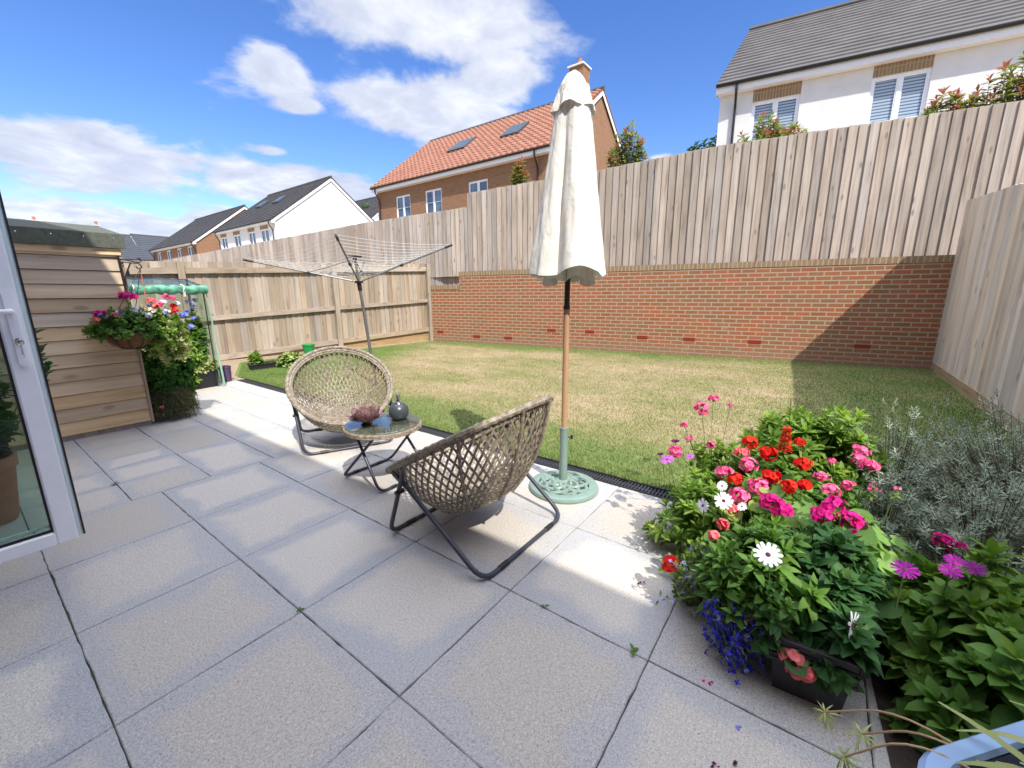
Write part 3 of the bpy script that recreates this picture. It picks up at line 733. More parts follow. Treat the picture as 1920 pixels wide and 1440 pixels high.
# ------------------------------------------------------------------ shed
t = thing('shed', (.2, 5.2, 0), 'small timber shed clad in horizontal pale boards with a green felt roof', 'shed')
SX0, SX1 = -1.5, 1.055
g = MB(); z = .05; hs_ = []
while z < 1.66:
    h = .118; z1 = min(z+h, 1.70); rn = random.random()
    # shiplap: each board leans out a little at its foot
    V = [(SX0,5.2-.015,z),(SX1,5.2-.015,z),(SX1,5.2-.003,z1-.006),(SX0,5.2-.003,z1-.006),(SX0,5.225,z),(SX1,5.225,z),(SX1,5.225,z1),(SX0,5.225,z1)]
    g.faces(V, [(0,1,2,3),(1,5,6,2),(4,0,3,7),(3,2,6,7),(5,4,7,6),(0,4,5,1)], rn)
    V = [(SX1+.002,5.226,z),(SX1+.002,6.6,z),(SX1-.006,6.6,z1-.006),(SX1-.006,5.226,z1-.006),(SX1-.03,5.226,z),(SX1-.03,6.6,z),(SX1-.03,6.6,z1),(SX1-.03,5.226,z1)]
    g.faces(V, [(0,1,2,3),(3,2,6,7),(0,4,5,1)], rn); z = z1
g.box((SX0, 5.24, .05), (SX1-.04, 6.6, 1.68)); g.build('wall', M['shed_wood'], t)
g = MB(); g.bbox((SX1-.004, 5.175, .03), (SX1+.016, 5.222, 1.69), .002, .5); g.build('corner_trim', M['wood_left'], t)
g = MB(); g.box((SX0, 5.21, -.005), (SX1, 6.6, .048), .3); g.build('bearer', M['wood_grey'], t)
g = MB(); x0, x1 = -1.6, 1.10
# felt-covered roof rising away from the patio, with a deep folded front edge
g.faces([(x0,5.14,1.66),(x1,5.14,1.66),(x1,5.14,1.782),(x0,5.14,1.782),(x0,6.75,1.93),(x1+.13,6.75,1.93),(x1+.13,6.75,2.02),(x0,6.75,2.02),(x0,5.20,1.66),(x1,5.20,1.66)],
        [(0,1,2,3),(3,2,6,7),(1,9,5,6,2),(8,0,3,7,4),(4,5,9,8),(5,4,7,6),(0,8,9,1)])
g.build('felt_roof', M['felt'], t)
for i in range(14):
    x = x1-.07-i*.19; g = MB(); g.faces([(x+.004*math.cos(a), 5.1385, 1.745+.004*math.sin(a)) for a in np.linspace(0, 2*PI, 7)[:-1]], [(0,1,2,3,4,5)]); g.build('nail', M['chrome'], t)
g = MB(); g.bbox((SX0, 5.165, 1.60), (SX1+.01, 5.2-.013, 1.66), .003, .6); g.build('fascia', M['shed_wood'], t)

# ------------------------------------------------------------------ house builder
def house(name, label, O, rz, W, D, ze, zr, wallm, roofm, wins, zb=0., tiles='flat', winstyle='plain', lint=None, down=(), sky_=(), zbase=1.7, ov=.3, chim=(), gablem=None, ins=0., rk=None):
    """local x along the front, y into the house, z up from zbase; rz turns it"""
    t = thing(name, (O[0], O[1], zbase), label, 'house', rz)
    e, r = ze-zbase, zr-zbase; hd = D/2
    g = MB()
    def wallq(P, uvs): g.quad(P, 0, uvs)
    # front wall with reveals for the windows
    xs = sorted({0, W, *[w[0] for w in wins], *[w[1] for w in wins]}); zs = sorted({0, e, *[w[2]-zbase for w in wins], *[w[3]-zbase for w in wins]})
    inw = lambda x, z: any(w[0] < x < w[1] and w[2]-zbase < z < w[3]-zbase for w in wins)
    for i in range(len(xs)-1):
        for j in range(len(zs)-1):
            if inw((xs[i]+xs[i+1])/2, (zs[j]+zs[j+1])/2): continue
            a, b, c, d = xs[i], xs[i+1], zs[j], zs[j+1]
            g.quad([(a,0,c),(b,0,c),(b,0,d),(a,0,d)], 0, [(a,c),(b,c),(b,d),(a,d)])
    for (a, b, c, d) in wins:
        c -= zbase; d -= zbase; q = .12
        g.quad([(a,0,c),(a,q,c),(a,q,d),(a,0,d)][::-1], 0, [(0,c),(q,c),(q,d),(0,d)]); g.quad([(b,0,c),(b,q,c),(b,q,d),(b,0,d)], 0, [(0,c),(q,c),(q,d),(0,d)])
        g.quad([(a,0,d),(b,0,d),(b,q,d),(a,q,d)], 0, [(a,0),(b,0),(b,q),(a,q)]); g.quad([(a,0,c),(b,0,c),(b,q,c),(a,q,c)][::-1], 0, [(a,0),(b,0),(b,q),(a,q)])
    g.quad([(W,D,0),(0,D,0),(0,D,e),(W,D,e)], 0, [(0,0),(W,0),(W,e),(0,e)])
    for x, fl in ((0, 1), (W, 0)):
        P = [(x,0,0),(x,D,0),(x,D,e),(x+(ins if fl else 0),hd,r-.08),(x,0,e)]; P = P[::-1] if fl else P
        g.quad(P, 0, [(p[1],p[2]) for p in P])
    g.build('wall', wallm, t, local=True)
    # roof: front slope modelled tile course by course
    g = MB(); sl_ = math.hypot(hd+ov, r-e+ov*(r-e)/hd); pitch = (r-e)/hd; z0 = e-ov*pitch
    x0, x1 = -.12, W+.12; rk_ = rk or .32; nr = int(sl_/rk_)
    def slope(side):
        for i in range(nr):
            a, b = i/nr, (i+1)/nr+.02/nr
            yA, yB = -ov+(hd+ov)*a, -ov+(hd+ov)*min(b,1.); zA, zB = z0+(yA+ov)*pitch, z0+(yB+ov)*pitch
            if side: yA, yB = D-yA, D-yB
            lift = .045 if tiles == 'flat' else .03
            if tiles == 'pan' and not side:
                nn = int((x1-x0)/.3)*6; V = []; F = []
                for k in range(nn+1):
                    x = x0+(x1-x0)*k/nn; wv = .028*math.sin(2*PI*k/6)+.012*math.sin(4*PI*k/6)
                    V += [(x,yA,zA+lift+.045+wv),(x,yB,zB+.03+wv),(x,yA,zA+.005+wv*.6)]
                base = len(g.V); g.V += V
                for k in range(nn):
                    q = base+k*3; rn = ((k//6)*.37+i*.61+math.sin(k//6*12.9+i*78.2)*43758.5) % 1
                    for ff in ((q,q+3,q+4,q+1),(q+2,q+5,q+3,q)): g.F.append(ff); g.R.append(rn); g.M.append(0); g.U.append([(0,0)]*4)
            else:
                xa, xb = x0+ins*a, x0+ins*min(b, 1.); P = [(xa,yA,zA+lift),(x1,yA,zA+lift),(x1,yB,zB+.004),(xb,yB,zB+.004)]; Q = [(xa,yA,zA-.012),(x1,yA,zA-.012),(x1,yA,zA+lift),(xa,yA,zA+lift)]
                if side: P, Q = P[::-1], Q[::-1]
                g.quad(P, random.random()); g.quad(Q, .2)
    slope(0); slope(1)
    for x in (x0, x1):   # verge undersides
        i_ = ins if x == x0 else 0.; g.quad([(x,-ov,z0-.05),(x+i_,hd,r-.05),(x+i_,hd,r+.03),(x,-ov,z0+.04)]); g.quad([(x,D+ov,z0-.05),(x+i_,hd,r-.05),(x+i_,hd,r+.03),(x,D+ov,z0+.04)])
    g.quad([(x0,-ov,z0-.02),(x1,-ov,z0-.02),(x1,hd,r-.02),(x0+ins,hd,r-.02)][::-1]); g.quad([(x0,D+ov,z0-.02),(x1,D+ov,z0-.02),(x1,hd,r-.02),(x0+ins,hd,r-.02)])
    rf = g.build('roof', roofm, t, local=True)
    g = MB(); g.tube([(x0-.02+ins,hd,r+.01),(x1+.02,hd,r+.01)], .10, 8); g.build('ridge', M['slate'] if tiles != 'pan' else M['lead'], rf, local=True)
    # white boards, gutter
    g = MB(); g.box((x0+.01,-ov+.05,z0-.20),(x1-.01,-ov+.075,z0-.015)); g.box((x0+.01,-ov+.076,z0-.20),(x1-.01,-.002,z0-.18))
    g.build('fascia', M['upvc'], t, local=True)
    for x, s_ in ((x0+.03, 1), (x1-.05, -1)):
        g = MB()
        i_ = ins if s_ > 0 else 0.; g.prism([(x,-ov+.07,z0-.23),(x+i_,hd,r-.27),(x+i_,hd,r-.06),(x,-ov+.07,z0-.03)], (.022,0,0)); g.prism([(x,D+ov-.07,z0-.23),(x+i_,hd,r-.27),(x+i_,hd,r-.06),(x,D+ov-.07,z0-.03)], (.022,0,0))
        g.prism([(x,-ov+.076,z0-.20),(x,-.002,z0-.20),(x,-.002,z0+.1),(x,-ov+.076,z0-.02)], (.02*s_,0,0))
        g.build('barge_board', M['upvc'], t, local=True)
    g = MB(); y = -ov-.01; zc_ = z0-.03
    V = []; F = []; nn = 6
    for x in (x0, x1):
        for k in range(nn+1):
            a = PI+PI*k/nn; V.append((x, y+.06*math.cos(a), zc_+.06*math.sin(a)+.03))
    for k in range(nn): F.append((k, k+1, nn+2+k, nn+1+k))
    g.faces(V, F); F2 = [tuple(reversed(f_)) for f_ in F]; V2 = [(x_, y+(yy-y)*.85, zz+.005) for x_, yy, zz in V]; g.faces(V2, F2)
    g.build('gutter', M['black_plastic'], t, local=True)
    for xd in down:
        g = MB(); g.tube(bend([(xd,-ov,z0-.06),(xd,-ov,z0-.22),(xd,-.06,z0-.62),(xd,-.06,0)], .08), .035, 8); g.build('downpipe', M['black_plastic'], t, smooth=True, local=True)
    for (a, b, c, d) in wins:
        c -= zbase; d -= zbase; fr = .055; g = MB(); y0, y1 = .045, .105
        xm = (a+b)/2
        for bx in (((a,c),(b,c+fr)), ((a,d-fr),(b,d)), ((a,c+fr),(a+fr,d-fr)), ((b-fr,c+fr),(b,d-fr)), ((xm-.04,c+fr),(xm+.04,d-fr))):
            g.box((bx[0][0],y0,bx[0][1]),(bx[1][0],y1,bx[1][1]))
        for xa, xb in ((a+fr,xm-.04),(xm+.04,b-fr)):
            if winstyle == 'bar': g.box((xa,.06,(c+d)/2-.012),(xb,.085,(c+d)/2+.012))
        fr_o = g.build('window', M['upvc'], t, local=True)
        for xa, xb in ((a+fr,xm-.04),(xm+.04,b-fr)):
            g2 = MB(); s4 = .03; g2.box((xa,.055,c+fr),(xb,.07,c+fr+s4)); g2.box((xa,.055,d-fr-s4),(xb,.07,d-fr)); g2.box((xa,.055,c+fr+s4),(xa+s4,.07,d-fr-s4)); g2.box((xb-s4,.055,c+fr+s4),(xb,.07,d-fr-s4))
            g2.build('sash', M['upvc'], fr_o, local=True)
        g = MB(); g.quad([(a+fr,.088,c+fr),(b-fr,.088,c+fr),(b-fr,.088,d-fr),(a+fr,.088,d-fr)]); g.build('pane', M['blind_glass'] if winstyle == 'blind' else M['win_glass'], fr_o, local=True)
        g = MB(); g.box((a-.04,-.03,c-.05),(b+.04,.11,c-.002)); g.build('sill', M['upvc'], fr_o, local=True)
        if lint:
            g = MB(); V = [(a,-.004,d+.004),(b,-.004,d+.004),(b,-.004,lint-zbase),(a,-.004,lint-zbase)]
            g.quad(V, 0, [(p[0],p[2]) for p in V]); g.faces([(a,-.004,d+.004),(b,-.004,d+.004),(b,.04,d+.004),(a,.04,d+.004)], [(3,2,1,0)]); g.build('lintel', M['brick_coping'], t, local=True)
    for (a, b, y0_, y1_) in sky_:
        g = MB(); zz = lambda y: z0+(y+ov)*pitch+.05
        nx = [(a,y0_,zz(y0_)),(b,y0_,zz(y0_)),(b,y1_,zz(y1_)),(a,y1_,zz(y1_))]; g.prism(nx, (0,-.05,.08)); so_ = g.build('skylight', M['lead'], rf, local=True)
        g = MB(); ins = .09; P = [(a+ins,y0_+ins,zz(y0_+ins)),(b-ins,y0_+ins,zz(y0_+ins)),(b-ins,y1_-ins,zz(y1_-ins)),(a+ins,y1_-ins,zz(y1_-ins))]; g.quad([(p[0],p[1]-.052,p[2]+.084) for p in P]); g.build('pane', M['sky_glass'], so_, local=True)
    for (x, y, w, h, top_) in chim:
        zt_ = top_-zbase; g = MB()
        for q in ([(x-w/2,y-h/2),(x+w/2,y-h/2)],[(x+w/2,y-h/2),(x+w/2,y+h/2)],[(x+w/2,y+h/2),(x-w/2,y+h/2)],[(x-w/2,y+h/2),(x-w/2,y-h/2)]):
            l = math.dist(*q); g.quad([(*q[0],zt_-2.6),(*q[1],zt_-2.6),(*q[1],zt_),(*q[0],zt_)], 0, [(0,0),(l,0),(l,2.6),(0,2.6)])
        c_ = g.build('chimney', M['brick_house'], t, local=True)
        g = MB(); g.bbox((x-w/2-.07,y-h/2-.07,zt_),(x+w/2+.07,y+h/2+.07,zt_+.08), .01); g.build('chimney_cap', M['render'], c_, local=True)
        g = MB(); g.lathe([(.0,zt_+.08),(.13,zt_+.08),(.11,zt_+.38),(.12,zt_+.42),(.09,zt_+.42),(.09,zt_+.2)], 12, (x,y,0)); g.build('chimney_pot', M['terracotta'], c_, smooth=True, local=True)
    return t
def skyglass():
    m, nt, b, nd, lk = newmat('skylight_glass'); b.inputs['Base Color'].default_value = (.10,.12,.12,1); b.inputs['Roughness'].default_value = .2; b.inputs['Specular IOR Level'].default_value = .9; return m
M['sky_glass'] = skyglass()
H = -PI/2     # front faces the garden: local x runs to the right (world -y), local y runs away (world +x)
# red tiled brick house: front at x=15.35 from y=20.6 to 9.35
YR = 20.45; w_ = lambda y: YR-y
house('brick_house', 'brown brick house with an orange-red pantiled roof and two open skylights', (15.35, YR), H, 11.1, 8.6, 7.05, 10.3, M['brick_house'], M['pantile'],
      [(w_(18.907), w_(17.769), 5.05, 6.25), (w_(16.648), w_(15.489), 5.05, 6.23), (w_(13.763), w_(12.60), 5.05, 6.2)], tiles='pan', winstyle='bar', down=(.25, 10.5), ov=.32,
      sky_=((w_(16.474)-.05, w_(15.07)-.25, 1.55, 2.5), (w_(13.08), w_(11.81)-.25, 1.55, 2.5)), chim=((9.8, 4.6, .72, .7, 11.55),))
# white rendered house, right, turned with the wall
ang = math.atan2(-.9895, .1443)
house('white_house', 'large white rendered house with grey tiled roof and slatted blinds above the fence', (14.87, 3.22), ang, 17., 7.2, 7.33, 10.15, M['render'], M['slate'],
      [(.86, 2.02, 5.45, 6.58), (3.56, 4.72, 5.50, 6.62), (6.35, 7.5, 5.50, 6.64)], winstyle='blind', lint=7.03, down=(.42,), ov=.30, rk=.27, ins=.62)
# white gable house further down
YL = 41.2
house('white_gable_house', 'white house with a blank gable end and dark grey roof, seen behind the rotary airer', (14.85, YL), H, 9.9, 9.0, 6.5, 9.9, M['render_pure'], M['slate_angle_shade'],
      [(YL-41.0+.25, YL-39.8+.2, 4.9, 5.82), (YL-38.3, YL-37.05, 4.9, 5.82), (YL-35.65, YL-34.5, 4.9, 5.82), (YL-33.6, YL-32.35, 4.9, 5.82)], lint=6.12, down=(.2, 9.6), sky_=((2.3, 3.2, 2.2, 3.0), (5.2, 6.2, 2.2, 3.0)), zbase=1.0)
YB = 57.0
house('brick_house_far', 'far brick house with a dark roof left of the white gable house', (14.3, YB), H, 12.3, 8.6, 6.0, 9.35, M['brick_house'], M['slate_angle_shade'],
      [(1.2, 2.5, 4.4, 5.5), (4.2, 5.5, 4.4, 5.5), (7.2, 8.5, 4.4, 5.5), (10., 11.3, 4.4, 5.5)], down=(.2, 12.1), zbase=.6)
house('dark_roofed_house', 'dark roofed house half hidden behind the white gable house', (27., 47.), H, 9., 9., 8.3, 11.9, M['render'], M['slate_angle_shade'], [(1, 2.2, 6, 7), (6, 7.2, 6, 7)], down=(8.8,), zbase=1.0)

# ------------------------------------------------------------------ open patio door, hinged on our own house
t = thing('patio_door', (-.6, 2.6, .17), 'white plastic patio door standing open at the left, glazed, with keys in its lock', 'door')
DX, D0 = .205, 2.60      # free edge; inner face
g = MB(); T = .062; zb_, zt_ = .17, 2.17; xl = -.62
g.bbox((.130, D0, zb_), (.198, D0+T, zt_), .006); g.bbox((xl, D0, zb_), (.130, D0+T, zb_+.062), .006); g.bbox((xl, D0, zt_-.06), (.130, D0+T, zt_), .006); g.bbox((xl-.06, D0, zb_), (xl, D0+T, zt_), .006)
g.build('frame', M['upvc'], t)
g = MB(); g.bbox((.1985, D0+.010, zb_+.012), (.214, D0+T-.006, zt_-.01), .003); g.build('edge_strip', M['upvc_edge'], t)
g = MB(); g.box((.2142, D0+.004, zb_+.012), (.2205, D0+.012, zt_-.01)); g.box((.2142,D0+T-.014,zb_+.012),(.2205,D0+T-.006,zt_-.01)); g.build('seal', M['gasket'], t)
g = MB(); a, b, c, d = xl+.001, .129, zb_+.063, zt_-.061; q = .008
g.box((a,D0+.012,c),(b,D0+.026,c+q)); g.box((a,D0+.012,d-q),(b,D0+.026,d)); g.box((b-q,D0+.012,c+q),(b,D0+.026,d-q)); g.box((a,D0+.012,c+q),(a+q,D0+.026,d-q)); g.build('gasket', M['gasket'], t)
g = MB(); g.box((a+q,D0+.018,c+q),(b-q,D0+.022,d-q)); g.box((a+q,D0+.040,c+q),(b-q,D0+.044,d-q)); g.build('glass', M['glass_door'], t)
g = MB(); q2 = .022
g.box((a,D0+.0265,c+q+.012),(b,D0+.038,c+q+q2)); g.box((a,D0+.0265,c),(b,D0+.0385,c+.006)); g.build('spacer_bar', M['upvc_edge'], t)
g = MB(); P = []
for i in range(20):
    an = 2*PI*i/20; P.append((.168+.014*math.cos(an), D0-.012, 1.12+ .135*(1 if math.sin(an) > 0 else -1)+.014*math.sin(an)))
g.prism(P, (0,.012,0)); hp = g.build('handle_plate', M['upvc'], t)
g = MB(); g.tube(bend([(.166,D0-.005,1.192),(.166,D0-.055,1.192),(.040,D0-.060,1.185)], .02), .0095, 10); g.build('handle', M['upvc'], hp, smooth=True)
g = MB(); g.tube([(.168,D0-.0125,1.075),(.168,D0-.019,1.075)], .010, 12); g.build('lock_cylinder', M['chrome'], hp)
g = MB(); g.box((.1665,D0-.045,1.068),(.1695,D0-.0195,1.082)); g.tube([(.168+.011*math.cos(x),D0-.048,1.070+.011*math.sin(x)) for x in np.linspace(0,2*PI,13)[:-1]], .0018, 6, closed=True)
g.box((.166,D0-.050,1.02),(.168,D0-.046,1.062)); g.box((.1695,D0-.050,1.012),(.171,D0-.042,1.060)); g.build('keys', M['chrome'], hp)
g = MB(); g.box((.2143,D0+.018,1.16),(.2165,D0+.034,1.20)); g.box((.2143,D0+.018,.44),(.2165,D0+.034,.47)); g.build('latch', M['chrome'], t)

# our own house behind the camera: it throws the shade over the paving
house('own_house', 'brick house at the back edge of the paving, the open patio door hinged on it', (-.66, -5.0), PI/2, 15.6, 8.5, 5.02, 8.2, M['brick_house'], M['slate'],
      [(1.0, 2.6, .9, 2.1), (5.9, 7.64, .17, 2.2), (1.2, 2.4, 3.5, 4.7), (6., 7.2, 3.5, 4.7), (10, 11.2, 3.5, 4.7)], zbase=0, ov=.315, down=(.3,))

# ------------------------------------------------------------------ rattan chairs
RA, RB, TL, CZ = .41, .50, R(29.6), .515       # rim: half width, half length, tilt, height of its centre
def rimpt(th, k=1.0, up=0.):
    """th measured from the back (0) round; local x=left-right, y=forward"""
    f = RB*k*math.cos(th); l = RA*k*math.sin(th)
    return np.array([l, f*math.cos(TL), CZ - f*math.sin(TL)])
def bowl(th, s):
    """s: 0 at the rim, 1 at the seat"""
    P = rimpt(th); B = np.array([.19*math.sin(th), -.035+.195*math.cos(th), .160 - .060*math.cos(th)+.02*math.cos(th)**2])
    q = P*(1-s)+B*s
    out = math.sin(s*PI)*(.032-.012*math.cos(th))
    n = np.array([math.sin(th), math.cos(th)*.8, -.55]); n /= np.linalg.norm(n)
    return q + n*out
def make_chair(label):
    t = thing('rattan_chair', (0,0,0), label, 'chair', 0, 'low folding rattan bowl chairs')
    def strip(g, f, n=18, w=.0052, th=.0024, rnd=0.):
        P = [f(i/n) for i in range(n+1)]
        V = []; 
        for i in range(n+1):
            tg = P[min(i+1,n)]-P[max(i-1,0)]; tg /= np.linalg.norm(tg)+1e-9
            c = P[i]-np.array([0,.05,.62]); c -= tg*np.dot(c,tg); c /= np.linalg.norm(c)+1e-9
            sd = np.cross(tg, c); V += [P[i]-sd*w+c*th, P[i]+sd*w+c*th, P[i]+sd*w-c*th, P[i]-sd*w-c*th]
        F = []
        for i in range(n):
            a = i*4; F += [(a,a+1,a+5,a+4),(a+1,a+2,a+6,a+5),(a+2,a+3,a+7,a+6),(a+3,a,a+4,a+7)]
        g.faces(V, F, rnd)
    g = MB(); K = 58
    for sg in (1, -1):
        for k in range(K):
            t0 = 2*PI*k/K; tw = .66
            strip(g, lambda s, t0=t0, sg=sg: bowl(t0+sg*tw*(s*.985), s*.985) + (.0025*sg*math.sin(s*40))*np.array([0,0,1]), rnd=random.random())
    # closer weave low down in the bowl
    for j in range(7):
        s = .72+.045*j; P = [bowl(2*PI*i/48, s) for i in range(48)]; g.tube(P, .0045, 5, closed=True, rnd=random.random())
    g.build('woven_bowl', M['wicker'], t, local=True)
    g = MB()
    # dense seat: rings
    for j in range(14):
        q = 1-(j+.2)/14; P = []
        for i in range(40):
            b = bowl(2*PI*i/40, 1.); c = np.array([0,-.035,.148]); P.append(c+(b-c)*q + np.array([0,0,.0025*math.sin(i*PI+j*PI)]))
        g.tube(P, .0085, 5, closed=True, rnd=random.random())
    g.build('seat', M['wicker'], t, local=True)
    g = MB()
    for kk, rr, up in ((1., .0165, 0), (.955, .012, -.012), (.925, .008, -.020)):
        P = []; rad = []
        for i in range(150):
            P.append(rimpt(2*PI*i/150, kk) + np.array([0, 0, up])); rad.append(rr*(1+.16*math.sin(i*PI*.5*1.9)))
        g.tube(P, rad, 8, closed=True, rnd=.5)
    g.build('rim', M['wicker'], t, smooth=True, local=True)
    # folding tube frames
    for nm, foot, tops, ft in (('front_frame', .27, .05, .476), ('rear_frame', -.38, .18, .42)):
        g = MB(); hw = .345; hx = .372 if tops > .1 else .388
        P = bend([(-hx+.0,tops,ft),(-hw,foot,.013),(hw,foot,.013),(hx,tops,ft)], .085, 7); g.tube(P, .0115, 10)
        g.build(nm, M['dark_metal'], t, smooth=True, local=True)
        for sx in (-1, 1): g = MB(); g.tube([(sx*(hw-.115),foot,.013),(sx*(hw-.175),foot,.013)], .0138, 10); g.build('foot_sleeve', M['black_plastic'], t, smooth=True, local=True)
    for sx in (-1, 1):
        g = MB(); g.tube([(sx*.35,.125,.305),(sx*.395,.125,.305)], .012, 8); g.build('hinge_bracket', M['black_plastic'], t, smooth=True, local=True)
    for th in (R(125), R(-125), R(165), R(-165)):
        g = MB(); g.tube([bowl(th, s)+.012*np.array([math.sin(th),math.cos(th),-.5]) for s in np.linspace(0, .97, 12)], .0085, 6); g.build('support_rib', M['wicker'], t, smooth=True, local=True)
    return t
c1 = make_chair('low rattan bowl chair behind the glass table, its open front turned to the camera')
c1.location = (1.93, 3.235, 0); c1.rotation_euler = (0, 0, R(-115.5-90))
c2 = copy_tree(c1); c2['label'] = 'low rattan bowl chair seen from its back, beside the umbrella base'
c2.location = (1.55, 1.43, 0); c2.rotation_euler = (0, 0, R(89.7-90))

# ------------------------------------------------------------------ table
t = thing('side_table', (1.66, 2.32, 0), 'small round glass-topped rattan table between the two chairs', 'table')
TC = np.array([1.635, 2.285, 0]); tr = .248
g = MB(); g.lathe([(0,.384),(tr-.02,.384),(tr-.004,.379),(tr,.388),(tr-.002,.394),(tr-.012,.397),(0,.397)], 48, TC); 
for zz in (.374, .384, .392):
    g.tube([(TC[0]+(tr)*math.cos(a),TC[1]+tr*math.sin(a),zz) for a in np.linspace(0,2*PI,97)[:-1]], [.0052*(1+.25*math.sin(i*1.7)) for i in range(96)], 6, closed=True)
for i in range(34):    # woven ribs under the glass
    x = -.235+.47*i/33; h = math.sqrt(max(0, (tr-.014)**2-x*x)); c, s = math.cos(.6), math.sin(.6)
    g.tube([(TC[0]+x*c-h*s, TC[1]+x*s+h*c, .3985),(TC[0]+x*c+h*s, TC[1]+x*s-h*c, .3985)], .0048, 6, rnd=random.random())
g.build('woven_top', M['wicker'], t)
g = MB(); g.lathe([(0,.4045),(tr-.008,.4045),(tr-.005,.407),(tr-.008,.410),(0,.410)], 64, TC); g.build('glass_top', M['glass_table'], t, smooth=True)
for nm, y0, y1 in (('front_frame', -.205, .12), ('rear_frame', .21, -.12)):
    g = MB(); hw = .205; c = TC+np.array([.03, .05, 0])
    P = bend([(c[0]-.17,c[1]+y1-.04,.372),(c[0]-hw,c[1]+y0,.011),(c[0]+hw,c[1]+y0,.011),(c[0]+.17,c[1]+y1-.04,.372)], .06, 7); g.tube(P, .0095, 10); g.build(nm, M['dark_metal'], t, smooth=True)
    for sx in (-1, 1): g = MB(); g.tube([(c[0]+sx*(hw-.085),c[1]+y0,.011),(c[0]+sx*(hw-.13),c[1]+y0,.011)], .0115, 10); g.build('foot_sleeve', M['black_plastic'], t, smooth=True)

# lotus bowl and oil lamp bottle on the table
L = np.array([1.535, 2.325, .4105]); t = thing('lotus_bowl', tuple(L), 'brown crackled glass lotus flower bowl on the table', 'bowl')
g = MB()
for ring, (n, ln, wd_, lift, off) in enumerate(((8, .125, .045, .42, 0), (8, .115, .046, .85, PI/8), (6, .085, .05, 1.2, .2))):
    for k in range(n):
        a = 2*PI*k/n+off; V = []
        for i in range(8):
            s = i/7; w = wd_*math.sin(PI*min(1, s*.86+.14))**.75*(1-.2*s); rr = .02+ln*(s*math.cos(lift*s**.6)); zz = .022+.006*ring+ln*s*math.sin(lift)*(.35+.65*s)
            for j in (-1, -.5, 0, .5, 1):
                cup = (j*j)*w*.35; x = rr; yv = w*j
                V.append((L[0]+x*math.cos(a)-yv*math.sin(a), L[1]+x*math.sin(a)+yv*math.cos(a), L[2]+zz+cup))
        F = [(i*5+j, i*5+j+1, (i+1)*5+j+1, (i+1)*5+j) for i in range(7) for j in range(4)]; g.faces(V, F, random.random())
o = g.build('petals', M['lotus'], t, smooth=True)
g = MB(); g.lathe([(.0,.0),(.034,0),(.036,.006),(.022,.014),(.030,.03),(.0,.032)], 20, L); g.build('foot', M['pole_dark'], t, smooth=True)
L = np.array([1.752, 2.262, .4105]); t = thing('oil_lamp', tuple(L), 'round charcoal ceramic bottle with a slim metal neck on the table', 'lamp')
g = MB(); prof = [(.0,.0),(.042,.0),(.056,.010),(.067,.034),(.069,.054),(.064,.076),(.051,.095),(.034,.106),(.022,.110)]; g.lathe(prof, 36, L); g.build('body', M['glaze_grey'], t, smooth=True)
g = MB(); g.lathe([(.0,.111),(.032,.107),(.029,.112),(.014,.117),(.0115,.122),(.0115,.158),(.013,.160),(.013,.168),(.009,.170),(0,.170)], 20, L); g.build('neck', M['chrome'], t, smooth=True)

# ------------------------------------------------------------------ umbrella and base
UX, UY = 2.243, 1.243
t = thing('garden_umbrella', (UX, UY, .04), 'closed cream canvas garden umbrella on a wooden pole', 'umbrella')
g = MB(); g.tube([(UX,UY,.05),(UX,UY,1.16)], .0185, 16, rnd=.4); g.build('pole', M['pole_wood'], t, smooth=True)
g = MB(); g.tube([(UX,UY,1.152),(UX,UY,1.175)], .0205, 16); g.tube([(UX,UY,1.165),(UX+.008,UY-.008,2.36)], .0165, 16); g.build('upper_pole', M['pole_dark'], t, smooth=True)
def canopy(z0, z1, R0, R1, nz, folds, amp, cx0, hem, phase=0., lean=(0,0), powr=1., inner=False):
    n = 144; V = []; F = []
    for i in range(nz+1):
        s = i/nz
        for j in range(n):
            a = 2*PI*j/n
            fo = 1-(1-abs(math.cos((folds*a+phase+.5*math.sin(a*2+1))/2)))**1.7
            fo2 = .5+.5*math.cos(folds*2.3*a+1.3+s*2)
            am = amp*min(1, s*2.2+.15)
            r = (R0+(R1-R0)*s**powr)*(1-am*(1-fo)+.05*fo2*s)
            z = z0+(z1-z0)*s + hem*s**3*(math.cos(folds*a+phase+.8)*.5+.5*math.sin(2*a+.4))
            r *= 1+.007*math.sin(9*s*PI+3*a)+.012*math.sin(17*a+3*math.sin(s*5))*min(1,3*s)+.008*math.sin(29*a+s*7)
            V.append((UX+cx0[0]+lean[0]*s+r*math.cos(a), UY+cx0[1]+lean[1]*s+r*math.sin(a), z))
    for i in range(nz):
        for j in range(n): F.append((i*n+j, (i+1)*n+j, (i+1)*n+(j+1) % n, i*n+(j+1) % n))
    return V, F
V, F = canopy(2.33, 1.355, .086, .232, 60, 4, .33, (.010,-.010), .038, phase=2.2, lean=(-.006,.006), powr=1.0)
g = MB(); g.faces(V, F); V, F = canopy(2.2, 1.315, .05, .150, 30, 6, .55, (.006,-.006), .03, phase=.6); g.faces(V, F, .3)
o = g.build('canopy', M['canvas'], t, smooth=True)
V, F = canopy(2.405, 2.215, .022, .120, 20, 5, .20, (.006,-.008), .018, phase=1.2, powr=.62)
g = MB(); g.faces(V, F); V = [(UX+.01+r*math.cos(a), UY-.01+r*math.sin(a), z) for r, z in ((.001,2.416),(.012,2.414),(.023,2.405)) for a in np.linspace(0,2*PI,33)[:-1]]
g.faces(V, [(i*32+j,(i+1)*32+j,(i+1)*32+(j+1)%32,i*32+(j+1)%32) for i in range(2) for j in range(32)]); g.build('vent_cap', M['canvas'], t, smooth=True)
t = thing('umbrella_base', (UX, UY, 0), 'round sage green cast base with a pierced basket-weave pattern holding the umbrella', 'umbrella base')
